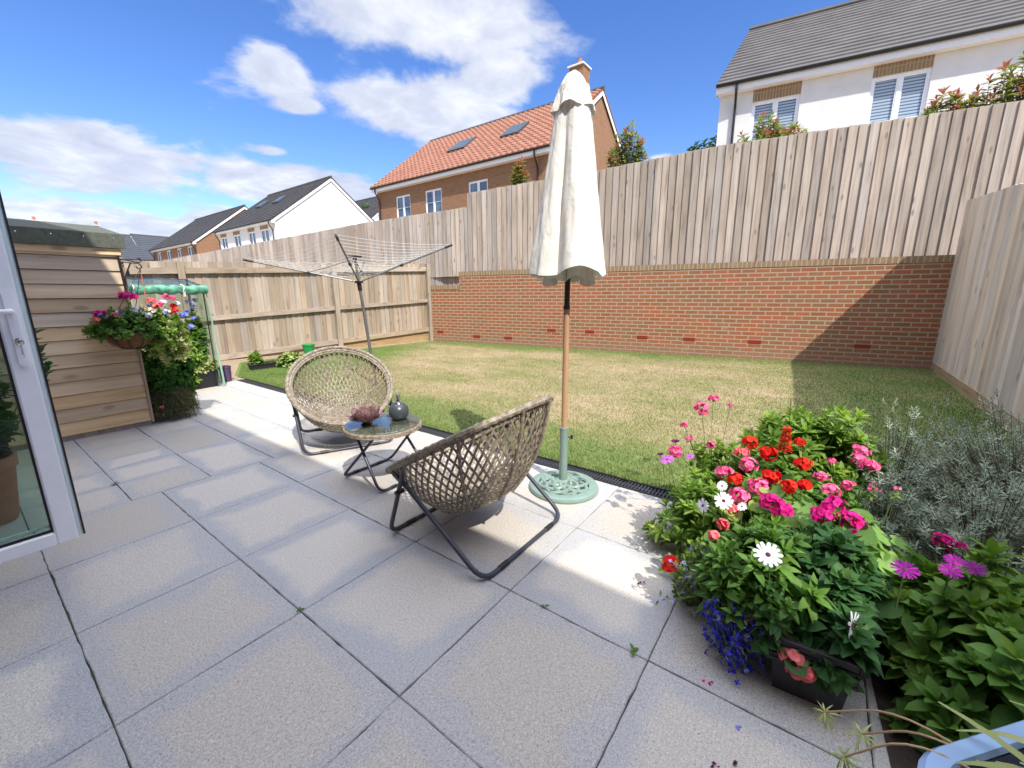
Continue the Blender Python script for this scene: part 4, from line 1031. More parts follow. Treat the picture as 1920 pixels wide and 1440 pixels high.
BC = (UX-.018, UY-.015, 0)
g = MB(); g.tube([(UX,UY,.02),(UX,UY,.405)], .0265, 20); g.tube([(UX,UY,.395),(UX,UY,.408)], .0285, 20); g.tube([(UX,UY,.03),(UX,UY,.055)], [.040,.030], 20); g.build('socket', M['green_metal'], t, smooth=True)
g = MB(); g.tube([(UX+.018,UY-.02,.34),(UX+.032,UY-.036,.34)], .005, 8); g.box((UX+.032,UY-.045,.327),(UX+.037,UY-.030,.353)); g.build('thumb_screw', M['black_plastic'], t)
g = MB(); rb = .222
g.lathe([(rb,.0),(rb+.004,.012),(rb-.002,.026),(rb-.020,.034),(rb-.034,.033),(rb-.044,.036),(rb-.058,.032),(rb-.058,.012),(rb-.03,.0)], 72, BC)
for k in range(9):
    for sg in (1, -1):
        P = []
        for i in range(17):
            s = i/16; r_q = .165*(1-s)+.035*s; a = 2*PI*k/8 + sg*s*1.75; P.append((BC[0]+r_q*math.cos(a), BC[1]+r_q*math.sin(a), .030+.012*s+.003*sg*math.sin(s*12)))
        g.tube(P, .0125, 6)
g.lathe([(.05,.02),(.052,.046),(.036,.054),(.02,.054)], 32, (UX,UY,0)); g.build('disc', M['green_metal'], t, smooth=True)

# ------------------------------------------------------------------ rotary airer
t = thing('rotary_airer', (3.42, 4.87, 0), 'leaning rotary clothes airer, open and empty, in front of the rear fence', 'clothes airer')
b0 = np.array([3.42,4.87,0]); hub = np.array([3.324,4.935,1.40]); cap = np.array([3.303,4.949,1.70])
g = MB(); g.tube([b0, hub], .020, 12); g.tube([hub, cap], .016, 12); g.build('pole', M['grey_tube'], t, smooth=True)
g = MB(); g.tube([hub-(hub-b0)*.075, hub+(hub-b0)*.005], .028, 12); g.tube([hub-np.array([0,0,.012]), hub+np.array([0,0,.014])], .052, 12); g.tube([cap-np.array([0,0,.03]), cap+np.array([0,0,.03])], .026, 10); g.build('hub', M['black_plastic'], t, smooth=True)
g = MB(); a = [cap+np.array([math.cos(x)*.085*q, math.sin(x)*.085*q, .025]) for x, q in ((2.4,1),(2.4+PI,1))]; g.tube(a, .016, 8); g.build('grip', M['black_plastic'], t, smooth=True)
tips = [np.array(p) for p in ((2.30,5.70,1.66),(2.46,3.97,1.81),(4.20,4.10,1.875),(4.04,5.83,1.73))]
for q in tips:
    g = MB(); dr = (q-hub)/np.linalg.norm(q-hub); g.tube([hub+dr*.045, q], .0105, 8); ar = g.build('arm', M['grey_tube'], t, smooth=True)
    g = MB(); g.tube([q-dr*.09, q+dr*.02], .015, 8); g.build('arm_cap', M['black_plastic'], ar, smooth=True)
    m_ = hub+(q-hub)*.46; g = MB(); g.tube([cap+np.array([0,0,-.01]), m_], .0065, 6); sr = g.build('strut', M['grey_tube'], t, smooth=True)
    g = MB(); g.tube([m_-dr*.02, m_+dr*.02], .020, 8); g.build('strut_joint', M['black_plastic'], sr)
g = MB()
for k in range(11):
    s = .34+.66*k/10
    for i in range(4):
        A = hub+(tips[i]-hub)*s+np.array([0,0,.012]); B = hub+(tips[(i+1)%4]-hub)*s+np.array([0,0,.012])
        g.tube([A+(B-A)*u-np.array([0,0,.035*math.sin(PI*u)]) for u in np.linspace(0,1,7)], .0022, 4, cap=False)
g.build('line', M['airer_line'], t)

# ------------------------------------------------------------------ basket bracket on the shed corner
t = thing('basket_bracket', (1.045, 5.16, 1.30), 'black wrought iron bracket on the shed corner carrying the hanging basket', 'bracket')
g = MB(); y = 5.15; g.tube([(1.035,y,1.60),(1.045,y,1.27)], .009, 8); g.tube(bend([(1.04,y,1.57),(1.17,y-.02,1.545),(1.19,y-.02,1.56),(1.175,y-.02,1.585),(1.155,y-.02,1.57)], .02), .006, 8)
g.tube([(1.04,y,1.545),(1.17,y-.02,1.535)], .005, 8); g.tube(bend([(1.045,y,1.32),(1.06,y,1.42),(1.115,y-.01,1.545)], .05), .006, 8); g.tube(bend([(1.17,y-.02,1.535),(1.19,y-.02,1.50),(1.155,y-.02,1.485),(1.145,y-.02,1.51)], .02), .005, 8)
g.tube([(1.085,y,1.415),(1.085,y,1.47)], .010, 6); g.build('iron_bracket', M['gasket'], t, smooth=True)

# ------------------------------------------------------------------ mini growhouse with rolled cover
t = thing('mini_growhouse', (1.75, 6.9, 0), 'low plastic growhouse with its green cover rolled up, beside the shed', 'greenhouse')
GX0, GX1, GY0, GY1, GZ = 1.34, 2.13, 6.68, 7.25, 1.36
g = MB()
for x in (GX0, GX1):
    for y in (GY0, GY1): g.tube([(x,y,0),(x,y,GZ-(.0 if y == GY0 else -.1))], .008, 8)
for x in (GX0, GX1): g.tube([(x,GY0,GZ),(x,GY1,GZ+.1)], .008, 8); g.tube([(x,GY0,.62),(x,GY1,.62)], .007, 8)
for y, z in ((GY0,GZ),(GY1,GZ+.1),(GY0,.62),(GY1,.62)): g.tube([(GX0,y,z),(GX1,y,z)], .007, 8)
g.build('tube_frame', M['dark_metal'], t, smooth=True)
g = MB(); P = []
for i in range(26): P.append((GX0-.02+(GX1-GX0+.05)*i/25, GY0-.055, GZ-.045+.006*math.sin(i*.9)))
g.tube(P, [.058*(1+.10*math.sin(i*1.9)+.08*math.sin(i*.7)) for i in range(26)], 12); rc = g.build('rolled_cover', M['green_pvc'], t, smooth=True)
g = MB()
for x in (GX0+.06, GX0+.55): g = MB(); g.tube([(x+.01*math.sin(a*3),GY0-.055+.064*math.cos(a),GZ-.045+.064*math.sin(a)) for a in np.linspace(0,2*PI,15)[:-1]], .008, 6, closed=True); g.box((x-.012,GY0-.115,GZ-.13),(x+.012,GY0-.105,GZ-.06)); g.build('tie', M['airer_line'], rc)
def sheet(g, A, B, C, D_, nu=14, nv=10, amp=.012):
    A, B, C, D_ = map(np.array, (A, B, C, D_)); n_ = np.cross(B-A, D_-A); n_ = n_/np.linalg.norm(n_); V = []
    for i in range(nu+1):
        for j in range(nv+1):
            u, v = i/nu, j/nv; p = (A*(1-u)+B*u)*(1-v)+(D_*(1-u)+C*u)*v; V.append(p+n_*amp*(math.sin(u*9+v*3)+math.sin(v*11+u*2)))
    g.faces(V, [(i*(nv+1)+j, (i+1)*(nv+1)+j, (i+1)*(nv+1)+j+1, i*(nv+1)+j+1) for i in range(nu) for j in range(nv)])
g = MB(); sheet(g, (GX1+.012,GY0-.02,.0),(GX1+.06,GY1,.0),(GX1+.01,GY1,GZ+.1),(GX1+.012,GY0-.02,GZ)); sheet(g, (GX0-.01,GY0,.0),(GX0-.01,GY1,.0),(GX0-.01,GY1,GZ+.1),(GX0-.01,GY0,GZ)); sheet(g, (GX0,GY1+.01,0),(GX1,GY1+.01,0),(GX1,GY1+.01,GZ+.1),(GX0,GY1+.01,GZ+.1)); sheet(g, (GX0,GY0,GZ+.012),(GX1,GY0,GZ+.012),(GX1,GY1,GZ+.11),(GX0,GY1,GZ+.11))
sheet(g, (GX1-.10,GY0-.03,GZ-.05),(GX1+.005,GY0-.03,GZ-.05),(GX1+.05,GY0-.03,.0),(GX1+.0,GY0-.03,.0), amp=.01)
g.build('plastic_cover', M['pvc_clear'], t, smooth=True)
g = MB(); g.tube([(GX1+.02+.04*s, GY0-.045-.01*math.sin(s*9), (GZ-.1)*(1-s)+.01) for s in np.linspace(0,1,14)], [.006+.009*s for s in np.linspace(0,1,14)], 8); g.build('zip_edge', plain('pale_green_edge', (.28,.44,.36), .4), t, smooth=True)

def trough(name, label, cat, cx, cy, w, d, h, rz, mat=None, grooves=False, soil=True, taper=.02):
    t = thing(name, (cx, cy, 0), label, cat, rz); g = MB(); bv = taper
    a = [(-w/2+bv,-d/2+bv,.002),(w/2-bv,-d/2+bv,.002),(w/2-bv,d/2-bv,.002),(-w/2+bv,d/2-bv,.002)]; b = [(-w/2,-d/2,h),(w/2,-d/2,h),(w/2,d/2,h),(-w/2,d/2,h)]
    ri = .012; c = [(-w/2+ri,-d/2+ri,h),(w/2-ri,-d/2+ri,h),(w/2-ri,d/2-ri,h),(-w/2+ri,d/2-ri,h)]; e = [(x*.98,y*.98,h-.03) for x,y,_ in c]
    g.faces(a+b+c+e, [(3,2,1,0)]+[(i,(i+1)%4,4+(i+1)%4,4+i) for i in range(4)]+[(4+i,4+(i+1)%4,8+(i+1)%4,8+i) for i in range(4)]+[(8+i,8+(i+1)%4,12+(i+1)%4,12+i) for i in range(4)])
    g.bbox((-w/2-.008,-d/2-.008,h-.022),(w/2+.008,-d/2+.0,h+.002),.003); g.bbox((-w/2-.008,d/2,h-.022),(w/2+.008,d/2+.008,h+.002),.003); g.bbox((-w/2-.008,-d/2,h-.022),(-w/2,d/2,h+.002),.003); g.bbox((w/2,-d/2,h-.022),(w/2+.008,d/2,h+.002),.003)
    if grooves:
        for k in range(4):
            z = h*.60+k*h*.075; f = lambda q: q  # ribs round the upper part
            for (p0, p1) in (((-w/2-.0035,-d/2-.0035,z),(w/2+.0035,-d/2+.001,z+h*.042)), ((-w/2-.0035,d/2-.001,z),(w/2+.0035,d/2+.0035,z+h*.042)), ((-w/2-.0035,-d/2+.001,z),(-w/2+.001,d/2-.001,z+h*.042)), ((w/2-.001,-d/2+.001,z),(w/2+.0035,d/2-.001,z+h*.042))): g.box(p0, p1)
    g.build('trough', mat or M['planter_grey'], t, local=True)
    if soil: g = MB(); g.quad([(-w/2+.015,-d/2+.015,h-.028),(w/2-.015,-d/2+.015,h-.028),(w/2-.015,d/2-.015,h-.028),(-w/2+.015,d/2-.015,h-.028)]); g.build('compost', M['soil'], t, local=True)
    return t
trough('black_trough', 'black plastic trough on the paving inside the growhouse', 'planter', 1.93, 6.78, .44, .24, .25, .10, M['black_plastic'])
trough('front_trough', 'dark grey ribbed trough under the flowers in the shade at lower right', 'planter', 1.68, -.085, .62, .215, .205, .06, M['planter_grey'], grooves=True)
trough('low_trough', 'low grey trough with a small yellow-green plant by the rear fence', 'planter', 3.13, 7.62, .42, .17, .11, -.05, M['planter_grey'])
t = thing('purple_tub', (2.33, 7.05, 0), 'small dark purple plastic tub at the end of the paving beside the growhouse', 'tub')
g = MB(); g.lathe([(0,.002),(.062,.002),(.066,.02),(.074,.20),(.080,.205),(.080,.222),(.074,.222),(.070,.20),(.0,.19)], 20, (2.34,6.97,0)); g.build('tub', M['purple'], t, smooth=True)
g = MB(); g.tube([(2.34+.078*math.cos(a), 6.97, .205+.03*math.sin(a)) for a in np.linspace(0, PI, 12)], .004, 6); g.build('handle', M['black_plastic'], t)
t = thing('green_bucket', (4.50, 8.55, 0), 'bright green plastic bucket against the rear fence behind the chair', 'bucket')
g = MB(); g.lathe([(0,.0),(.10,.0),(.115,.20),(.122,.20),(.122,.235),(.10,.24),(.0,.242)], 28, (4.44,8.55,0)); g.build('bucket', M['green_plastic'], t, smooth=True)
t = thing('terracotta_pot', (.0, 3.62, 0), 'terracotta pot with a leafy shrub seen through the door glass', 'pot')
g = MB(); pc = (-.02, 3.62, 0); g.lathe([(0,.002),(.085,.002),(.095,.03),(.128,.31),(.14,.315),(.142,.375),(.128,.378),(.12,.34),(0,.33)], 32, pc); g.build('pot', M['terracotta'], t, smooth=True)

# pale blue planter close to the lens
t = thing('blue_planter', (.80, -.36, 0), 'pale blue plastic planter at the bottom right corner, cut by the frame', 'planter')
def rr(w, d, r, n=8, z=0, cx=0, cy=0, rot=0):
    P = []
    for (sx, sy, a0) in ((1,1,0),(-1,1,PI/2),(-1,-1,PI),(1,-1,1.5*PI)):
        for k in range(n+1):
            a = a0+k*PI/2/n; x, y = sx*(w/2-r)+r*math.cos(a), sy*(d/2-r)+r*math.sin(a); P.append((cx+x*math.cos(rot)-y*math.sin(rot), cy+x*math.sin(rot)+y*math.cos(rot), z))
    return P
BW, BD, BX, BY, BR = .42, .42, .700, -.455, -.716
g = MB(); lv = [(BW-.10,BD-.10,.08,.002),(BW-.02,BD-.02,.09,.555),(BW+.02,BD+.02,.10,.56),(BW+.022,BD+.022,.10,.592),(BW+.012,BD+.012,.10,.60),(BW-.028,BD-.028,.085,.60),(BW-.036,BD-.036,.08,.592)]
ps = [rr(w, d, r_q, 8, z, BX, BY, BR) for w, d, r_q, z in lv]; n_ = len(ps[0]); g.faces([p for q in ps for p in q], [(i*n_+j, i*n_+(j+1)%n_, (i+1)*n_+(j+1)%n_, (i+1)*n_+j) for i in range(len(ps)-1) for j in range(n_)])
g.build('body', M['blue_glaze'], t, smooth=True)
g = MB(); ps = [rr(BW-.038,BD-.038,.08,8,.59,BX,BY,BR), rr(BW-.05,BD-.05,.08,8,.53,BX,BY,BR)]; g.faces(ps[0]+ps[1], [(j,(j+1)%n_,n_+(j+1)%n_,n_+j) for j in range(n_)]); g.build('inner_wall', M['blue_inner'], t, smooth=True)
g = MB(); g.faces(rr(BW-.05,BD-.05,.08,8,.535,BX,BY,BR), [tuple(range(n_))]); g.build('compost', M['soil'], t)

house('slate_house', 'small far house with a slate roof just above the shed roof corner', (4.2, 56), 0., 9., 8., 4.9, 7.42, M['render_pure'], M['slate_far'], [(1, 2, 3, 4)], zbase=.4, chim=((2.5, 4, .9, .8, 8.0), (6.7, 4, .3, .3, 8.1)), rk=.4)
house('slate_gable_house', 'far house with a brick gable and slate roof left of the far brick house', (15.8, 66.2), 0., 10., 8., 5.6, 8.62, M['brick_house'], M['slate_far'], [(1, 2, 3.5, 4.5)], zbase=.4, rk=.4)

# ------------------------------------------------------------------ leaves
def norm(a): return a/(np.linalg.norm(a, axis=-1, keepdims=True)+1e-12)
def tmpl(kind):
    """returns (t, w, h) triples and faces; w relative to half width, h relative to width"""
    if kind == 'needle':
        T = [(0,-.5,0),(0,.5,0),(.55,1,.0),(.55,-1,.0),(1,0,0)]; F = [(0,1,2,3),(3,2,4,4)]
    elif kind == 'round':
        n = 14; T = [(.5,0,-.22)]; 
        for i in range(n):
            a = -PI+2*PI*(i+.5)/n; r = .5*(1+.07*math.cos(7*a*1.0)); 
            if abs(abs(a)-PI) < .3: r *= .55
            T.append((.5+r*math.cos(a), 2*r*math.sin(a), .06*(i%2)))
        F = [(0, 1+i, 1+(i+1)%n, 1+(i+1)%n) for i in range(n)]
    elif kind == 'petal':
        T = [(0,-.25,0),(0,.25,0),(.5,.85,.1),(.5,-.85,.1),(.9,.75,.05),(.9,-.75,.05),(1.,0,0)]; F = [(0,1,2,3),(3,2,4,5),(5,4,6,6)]
    elif kind == 'fan':
        T = [(0,-.2,0),(0,.2,0),(.45,.8,.12),(.45,-.8,.12),(.85,1.,.25),(.85,-1.,.25),(1.02,.4,.2),(1.02,-.4,.2)]; F = [(0,1,2,3),(3,2,4,5),(5,4,6,7)]
    elif kind == 'toothed':
        T = []; rows = [(0,.12),(.22,.75),(.32,.70),(.46,1.),(.56,.86),(.70,.80),(.80,.55),(1,.02)]
        for t, w in rows: T += [(t,-w,w*.35),(t,0,0),(t,w,w*.35)]
        F = [(i*3+j,i*3+j+1,(i+1)*3+j+1,(i+1)*3+j) for i in range(len(rows)-1) for j in range(2)]
    else:
        T = []; rows = [(0,.12),(.25,.72),(.5,1.),(.78,.68),(1,.02)]
        for t, w in rows: T += [(t,-w,w*.30),(t,0,0),(t,w,w*.30)]
        F = [(i*3+j,i*3+j+1,(i+1)*3+j+1,(i+1)*3+j) for i in range(4) for j in range(2)]
    return np.array(T, float), np.array(F)
class Leaves:
    def __init__(s): s.P=[]; s.D=[]; s.U=[]; s.L=[]; s.W=[]; s.R=[]
    def add(s, P, D, U, L, W, Rn=None):
        P = np.atleast_2d(P); n = len(P); D = np.broadcast_to(np.atleast_2d(D), (n,3)); U = np.broadcast_to(np.atleast_2d(U), (n,3))
        s.P.append(P); s.D.append(D); s.U.append(U); s.L.append(np.broadcast_to(L, n)); s.W.append(np.broadcast_to(W, n)); s.R.append(RG.random(n) if Rn is None else np.broadcast_to(Rn, n))
    def build(s, name, mat, parent, kind='ovate', curl=.25, smooth=True, kindstuff=False):
        P = np.concatenate(s.P); D = norm(np.concatenate(s.D)); U = np.concatenate(s.U); L = np.concatenate(s.L); W = np.concatenate(s.W); Rn = np.concatenate(s.R)
        Sd = norm(np.cross(U, D)); U = np.cross(D, Sd); T, F = tmpl(kind)
        cv = curl*(.5+RG.random(len(P)))
        V = P[:,None,:] + D[:,None,:]*(L[:,None]*T[None,:,0])[...,None] + Sd[:,None,:]*(W[:,None]*T[None,:,1])[...,None] + U[:,None,:]*(W[:,None]*T[None,:,2] - (cv*L)[:,None]*T[None,:,0]**2)[...,None]
        k = len(T); n = len(P)
        Fa = (F[None] + (np.arange(n)*k)[:,None,None]).reshape(-1, F.shape[1]); rr_ = np.repeat(Rn, len(F))
        # drop repeated corners by using triangles where needed
        tri = Fa[:,2] == Fa[:,3] if Fa.shape[1] == 4 else None
        V = V.reshape(-1,3)
        if parent is not None: V = V-np.array(parent_loc(parent))
        me = bpy.data.meshes.new(name); me.vertices.add(len(V)); me.vertices.foreach_set('co', V.astype(np.float32).ravel())
        cnt = np.where(tri, 3, 4); st = np.concatenate([[0], np.cumsum(cnt)[:-1]]); loops = Fa[(np.arange(4)[None,:] < cnt[:,None])]
        me.loops.add(len(loops)); me.loops.foreach_set('vertex_index', loops.astype(np.int32)); me.polygons.add(len(Fa)); me.polygons.foreach_set('loop_start', st.astype(np.int32))
        if smooth: me.polygons.foreach_set('use_smooth', np.ones(len(Fa), dtype=bool))
        me.update(calc_edges=True)
        a = me.attributes.new('rnd', 'FLOAT', 'FACE'); a.data.foreach_set('value', rr_.astype(np.float32))
        return link(name, me, mat, parent)
def rosette(lv, c, ax, n, L, W, e0=75, e1=8, span=.02, rn=None):
    c = np.array(c, float); ax = norm(np.array(ax, float)); t = np.array([0,0,1.]) if abs(ax[2]) < .8 else np.array([1.,0,0])
    u = norm(np.cross(ax, t)); v = np.cross(ax, u); k = np.arange(n); ph = k*2.39996+RG.random()*6; s = k/max(1, n-1)
    el = np.radians(e0+(e1-e0)*s + RG.normal(0, 7, n)); rad = np.cos(ph)[:,None]*u+np.sin(ph)[:,None]*v
    D = rad*np.cos(el)[:,None]+ax*np.sin(el)[:,None]; U = ax*np.cos(el)[:,None]-rad*np.sin(el)[:,None]
    P = c - ax*(span*s)[:,None]; sz = (.45+.55*np.sqrt(s))*RG.uniform(.8, 1.15, n)
    base = RG.random() if rn is None else rn
    lv.add(P, D, U, L*sz, W*sz, np.clip(base*.7+.3*(1-s)*RG.random(n)+RG.normal(0,.06,n)+.1, 0, 1))
def dome_pts(n, rx, ry, h, lo=-.05, jitter=.16, solid=.35):
    z = RG.uniform(lo, 1, n); a = RG.random(n)*2*PI; q = np.sqrt(np.clip(1-z*z, 0, 1)); r = 1-solid*RG.random(n)**2.2
    r = r*(1+RG.normal(0, jitter*.4, n))
    return np.column_stack([rx*q*np.cos(a)*r, ry*q*np.sin(a)*r, h*z*r])
def bush(t, c, rx, ry, h, n, leafn, L, W, mat, kind='ovate', stemmat='terrace_stem', curl=.25, along=6, lo=-.05, upw=.5, e1=8, z0=None, name='foliage', jitter=.16, solid=.35, span=.03, lump=.0):
    c = np.array(c, float); pts = dome_pts(n, rx, ry, h, lo, jitter, solid)
    if lump:
        an = np.arctan2(pts[:,1], pts[:,0]); pts *= (1+lump*(np.sin(an*3+1.2)*.5+np.sin(an*5+pts[:,2]*14)*.5))[:,None]
    lv = Leaves(); g = MB(); root = c.copy(); 
    if z0 is not None: root[2] = z0
    for p in pts:
        tip = c+p; ax = norm(p/np.array([rx,ry,h])*(1-upw)+np.array([0,0,upw])+RG.normal(0,.12,3))
        rosette(lv, tip, ax, leafn, L*random.uniform(.75,1.2), W*random.uniform(.85,1.15), e1=e1, span=span)
        s0 = root+np.array([p[0]*.25, p[1]*.25, 0]); mid = s0*.45+tip*.55 - ax*.0 + np.array([0,0,-.02]); P = [s0, mid, tip-ax*span]
        g.tube(P, [.0035,.0026,.0018], 4, cap=False)
        if along:
            s = RG.uniform(.45, .95, along); q = (1-s)[:,None]**2*s0+2*((1-s)*s)[:,None]*mid+(s**2)[:,None]*tip
            d = norm(RG.normal(0,1,(along,3))*np.array([1,1,.5])+ax*.4); lv.add(q, d, norm(ax+RG.normal(0,.2,(along,3))), L*RG.uniform(.6,1.,along), W*RG.uniform(.7,1.,along), RG.random(along)*.5)
    g.build('stems', M[stemmat], t); return lv.build(name, M[mat], t, kind, curl)
def facing(c):  # roughly towards where the light comes from and up
    return norm(np.array([-.45, -.15, .8])+RG.normal(0, .22, 3))
def daisy(t, c, r, mat, ax=None, n=15, eye='eye_dark', stem=None, closed=0.):
    c = np.array(c, float); ax = norm(np.array(ax if ax is not None else facing(c), float))
    u = norm(np.cross(ax, [0,1,.2])); v = np.cross(ax, u); lv = Leaves(); a = np.arange(n)*2*PI/n+RG.normal(0,.04,n); el = closed+RG.normal(.12,.07,n)
    rad = np.cos(a)[:,None]*u+np.sin(a)[:,None]*v; lv.add(np.tile(c, (n,1))+rad*r*.12, rad*np.cos(el)[:,None]+ax*np.sin(el)[:,None], ax, r*.9*RG.uniform(.92,1.05,n), r*(.17 if n < 18 else .105))
    o = lv.build('flower', M[mat], t, 'petal', .08)
    g = MB(); V = [c+ax*r*.10]+[c+ax*.001+(u*math.cos(x)+v*math.sin(x))*r*.19 for x in np.linspace(0,2*PI,11)[:-1]]; g.faces(V, [(0,1+i,1+(i+1)%10) for i in range(10)]); g.build('flower_eye', M[eye], o)
    if stem is not None: g = MB(); s = np.array(stem, float); g.tube([s, (s+c)/2+np.array([0,0,.02]), c-ax*.004], [.0022,.002,.0026], 5); g.build('flower_stem', M['terrace_stem'], o)
    return o
def umbel(t, c, r, mat, n=None, stem=None, pet=None):
    """a ball of small five-petalled florets"""
    c = np.array(c, float); n = n or max(6, int(16+r*420)); r = r*1.0; lv = Leaves(); pr = pet or min(.0135, r*.42)
    for i in range(n):
        d = norm(RG.normal(0,1,3)+np.array([-.1,0,.55])); p = c+d*r*np.array([1,1,.7])*random.uniform(.5,1.2); u = norm(np.cross(d, RG.normal(0,1,3))); v = np.cross(d, u); a = np.arange(5)*2*PI/5+random.random()*6
        rad = np.cos(a)[:,None]*u+np.sin(a)[:,None]*v; el = .25; rn = min(1, max(0, .15+.75*(np.linalg.norm(p-c)/(r*1.2))+RG.normal(0,.18))); lv.add(np.tile(p,(5,1)), rad*math.cos(el)+d*math.sin(el), d, pr*RG.uniform(.85,1.1,5), pr*.52, np.clip(rn+RG.normal(0,.22,5),0,1))
    o = lv.build('flower', M[mat], t, 'fan', .1)
    g = MB(); s = c-np.array([0,0,r*.9]) if stem is None else np.array(stem, float)
    g.tube([s, c], .002, 5)
    for i in range(10):
        d = norm(RG.normal(0,1,3)+np.array([0,0,.6])); g.tube([c-np.array([0,0,r*.2]), c+d*r*.8], .0009, 3, cap=False)
    g.build('flower_stem', M['terrace_stem'], o); return o

# ---- front bed, right
F = {
'pink': [(2.766,0.484,0.600,0.030), (2.480,0.487,0.600,0.045), (2.647,0.369,0.600,0.016), (2.357,0.545,0.520,0.022), (2.212,0.482,0.500,0.022), (2.264,0.384,0.470,0.024), (2.147,0.525,0.440,0.036), (2.262,0.240,0.460,0.030), (2.115,0.195,0.460,0.036), (2.027,0.278,0.430,0.036), (1.927,0.123,0.440,0.042), (1.843,0.185,0.420,0.036), (2.507,-0.229,0.500,0.032), (2.332,-0.249,0.490,0.034), (2.335,-0.119,0.480,0.018), (2.421,-0.218,0.480,0.028), (2.108,-0.173,0.460,0.024), (2.011,-0.112,0.460,0.030), (2.152,-0.085,0.460,0.026), (2.040,-0.242,0.500,0.020), (2.027,-0.308,0.520,0.014)],
'magenta': [(1.800,0.065,0.440,0.048), (1.785,0.026,0.430,0.030), (1.858,-0.121,0.460,0.042), (1.786,-0.095,0.450,0.034), (1.789,-0.174,0.450,0.042), (1.880,-0.421,0.420,0.026), (1.879,-0.466,0.420,0.014)],
'red': [(2.448,0.228,0.460,0.036), (2.329,0.133,0.460,0.036), (2.601,0.012,0.460,0.020), (2.279,-0.013,0.460,0.028), (2.050,0.094,0.450,0.036), (2.007,0.029,0.440,0.030), (2.067,-0.029,0.440,0.020), (2.009,0.224,0.420,0.026)],
'coral': [(1.616,0.228,0.340,0.020), (1.687,0.214,0.360,0.020), (1.480,0.136,0.280,0.018), (1.452,0.005,0.240,0.035), (1.488,-0.012,0.240,0.026), (1.427,-0.008,0.200,0.030), (1.425,-0.020,0.170,0.018), (1.423,0.060,0.200,0.020), (1.375,-0.052,0.160,0.036), (1.360,-0.072,0.130,0.026), (1.368,-0.095,0.130,0.022), (1.743,0.191,0.400,0.022)],
'whited': [(1.704,0.296,0.400,0.030), (1.733,0.227,0.430,0.036), (1.874,0.258,0.430,0.022), (1.378,0.044,0.460,0.036), (1.744,0.163,0.420,0.016), (1.414,-0.180,0.300,0.036)],
'purpled': [(1.451,-0.269,0.500,0.040), (1.558,-0.379,0.480,0.034), (1.606,-0.392,0.490,0.030), (1.611,-0.436,0.480,0.034), (2.054,0.542,0.420,0.036), (2.087,0.443,0.450,0.022)],
'darkd': [(2.218,0.551,0.460,0.026), (2.066,0.581,0.430,0.020)],
'petunia': [(1.581,0.371,0.170,0.034)],
'salvia': [(2.523,0.075,0.470,0.000)],
}
t = thing('osteospermum_bush', (2.02, .33, 0), 'pale green leafy bush with mauve daisies at the left end of the bed', 'flowering plant')
bush(t, (2.02,.34,.04), .29, .23, .36, 130, 12, .060, .011, 'lf_bright', along=7, lump=.1)
for x, y, z, r in F['purpled'][4:]: daisy(t, (x,y,z), r, 'pt_mauve', ax=(-.3,.2,.9), stem=(x+.02,y-.04,z-.14))
for x, y, z, r in F['darkd']: daisy(t, (x,y,z), r, 'pt_darkpurple', ax=(-.1,.1,1), closed=.5, stem=(x,y-.03,z-.12))
for x, y, z, r in F['whited'][:3]: daisy(t, (x,y,z), r, 'pt_white', ax=(-.75,-.1,.6) if x > 1.72 else (-.8,.5,.2), stem=(x+.05,y,z-.12))
t = thing('pink_pelargonium', (2.30, .42, 0), 'tall wiry plant with small pink flower heads leaning over the lawn edge', 'flowering plant')
for i, (x, y, z, r) in enumerate(F['pink'][:7]): umbel(t, (x,y,z), r*.9, 'pt_pink', stem=(2.42+.1*(x-2.3), .40+.3*(y-.45), .20))
bush(t, (2.36,.36,.10), .19, .17, .36, 85, 9, .045, .013, 'lf_bright', along=5, lump=.15)
t = thing('green_shrub', (2.95, -.02, 0), 'rounded fresh green shrub with no flowers behind the red blooms', 'shrub')
bush(t, (2.92,-.03,.06), .37, .36, .50, 330, 13, .080, .016, 'lf_bright', along=7, upw=.45, lump=.12)
for k in range(6):
    q = np.array([2.95+RG.uniform(-.08,.08), .02+RG.uniform(-.12,.1), .56]); g = MB(); tp = q+np.array([RG.normal(0,.02), RG.normal(0,.02), random.uniform(.07,.13)]); g.tube([q-np.array([0,0,.15]), tp], .0018, 4); o = g.build('seed_stalk', M['terrace_stem'], t)
    lv = Leaves(); rosette(lv, tp, (0,0,1), 9, .016, .004); lv.build('seed_head', M['lf_bright'], o)
t = thing('red_salvia', (2.40, .10, 0), 'plant with scarlet flower spikes in the middle of the bed', 'flowering plant')
bush(t, (2.38,.10,.08), .22, .20, .33, 90, 11, .065, .021, 'lf_mid', kind='toothed', along=6)
for x, y, z, r in F['red'][:4]: umbel(t, (x,y,z), r, 'pt_red', n=int(26*r/.036), pet=.017)
lv = Leaves(); g = MB(); b0 = np.array([2.523,.075,.44])
for k in range(150):
    s = k/150; a = k*2.4; rr_ = .027*(1-.55*s); p = b0+np.array([rr_*math.cos(a)*.5, rr_*math.sin(a)*.5, .135*s-.02]); d = norm(np.array([math.cos(a), math.sin(a), .35])); lv.add(p, d, np.array([0,0,1.]), .024*(1-.4*s), .007)
o = lv.build('flower_spike', M['pt_red'], t, 'petal', .3); g.tube([b0-np.array([0,0,.2]), b0+np.array([0,0,.13])], .003, 5); g.build('flower_stem', M['terrace_stem'], o)
t = thing('pink_geranium', (2.0, .08, 0), 'geranium with bright pink and red heads in the sunny middle of the bed', 'flowering plant')
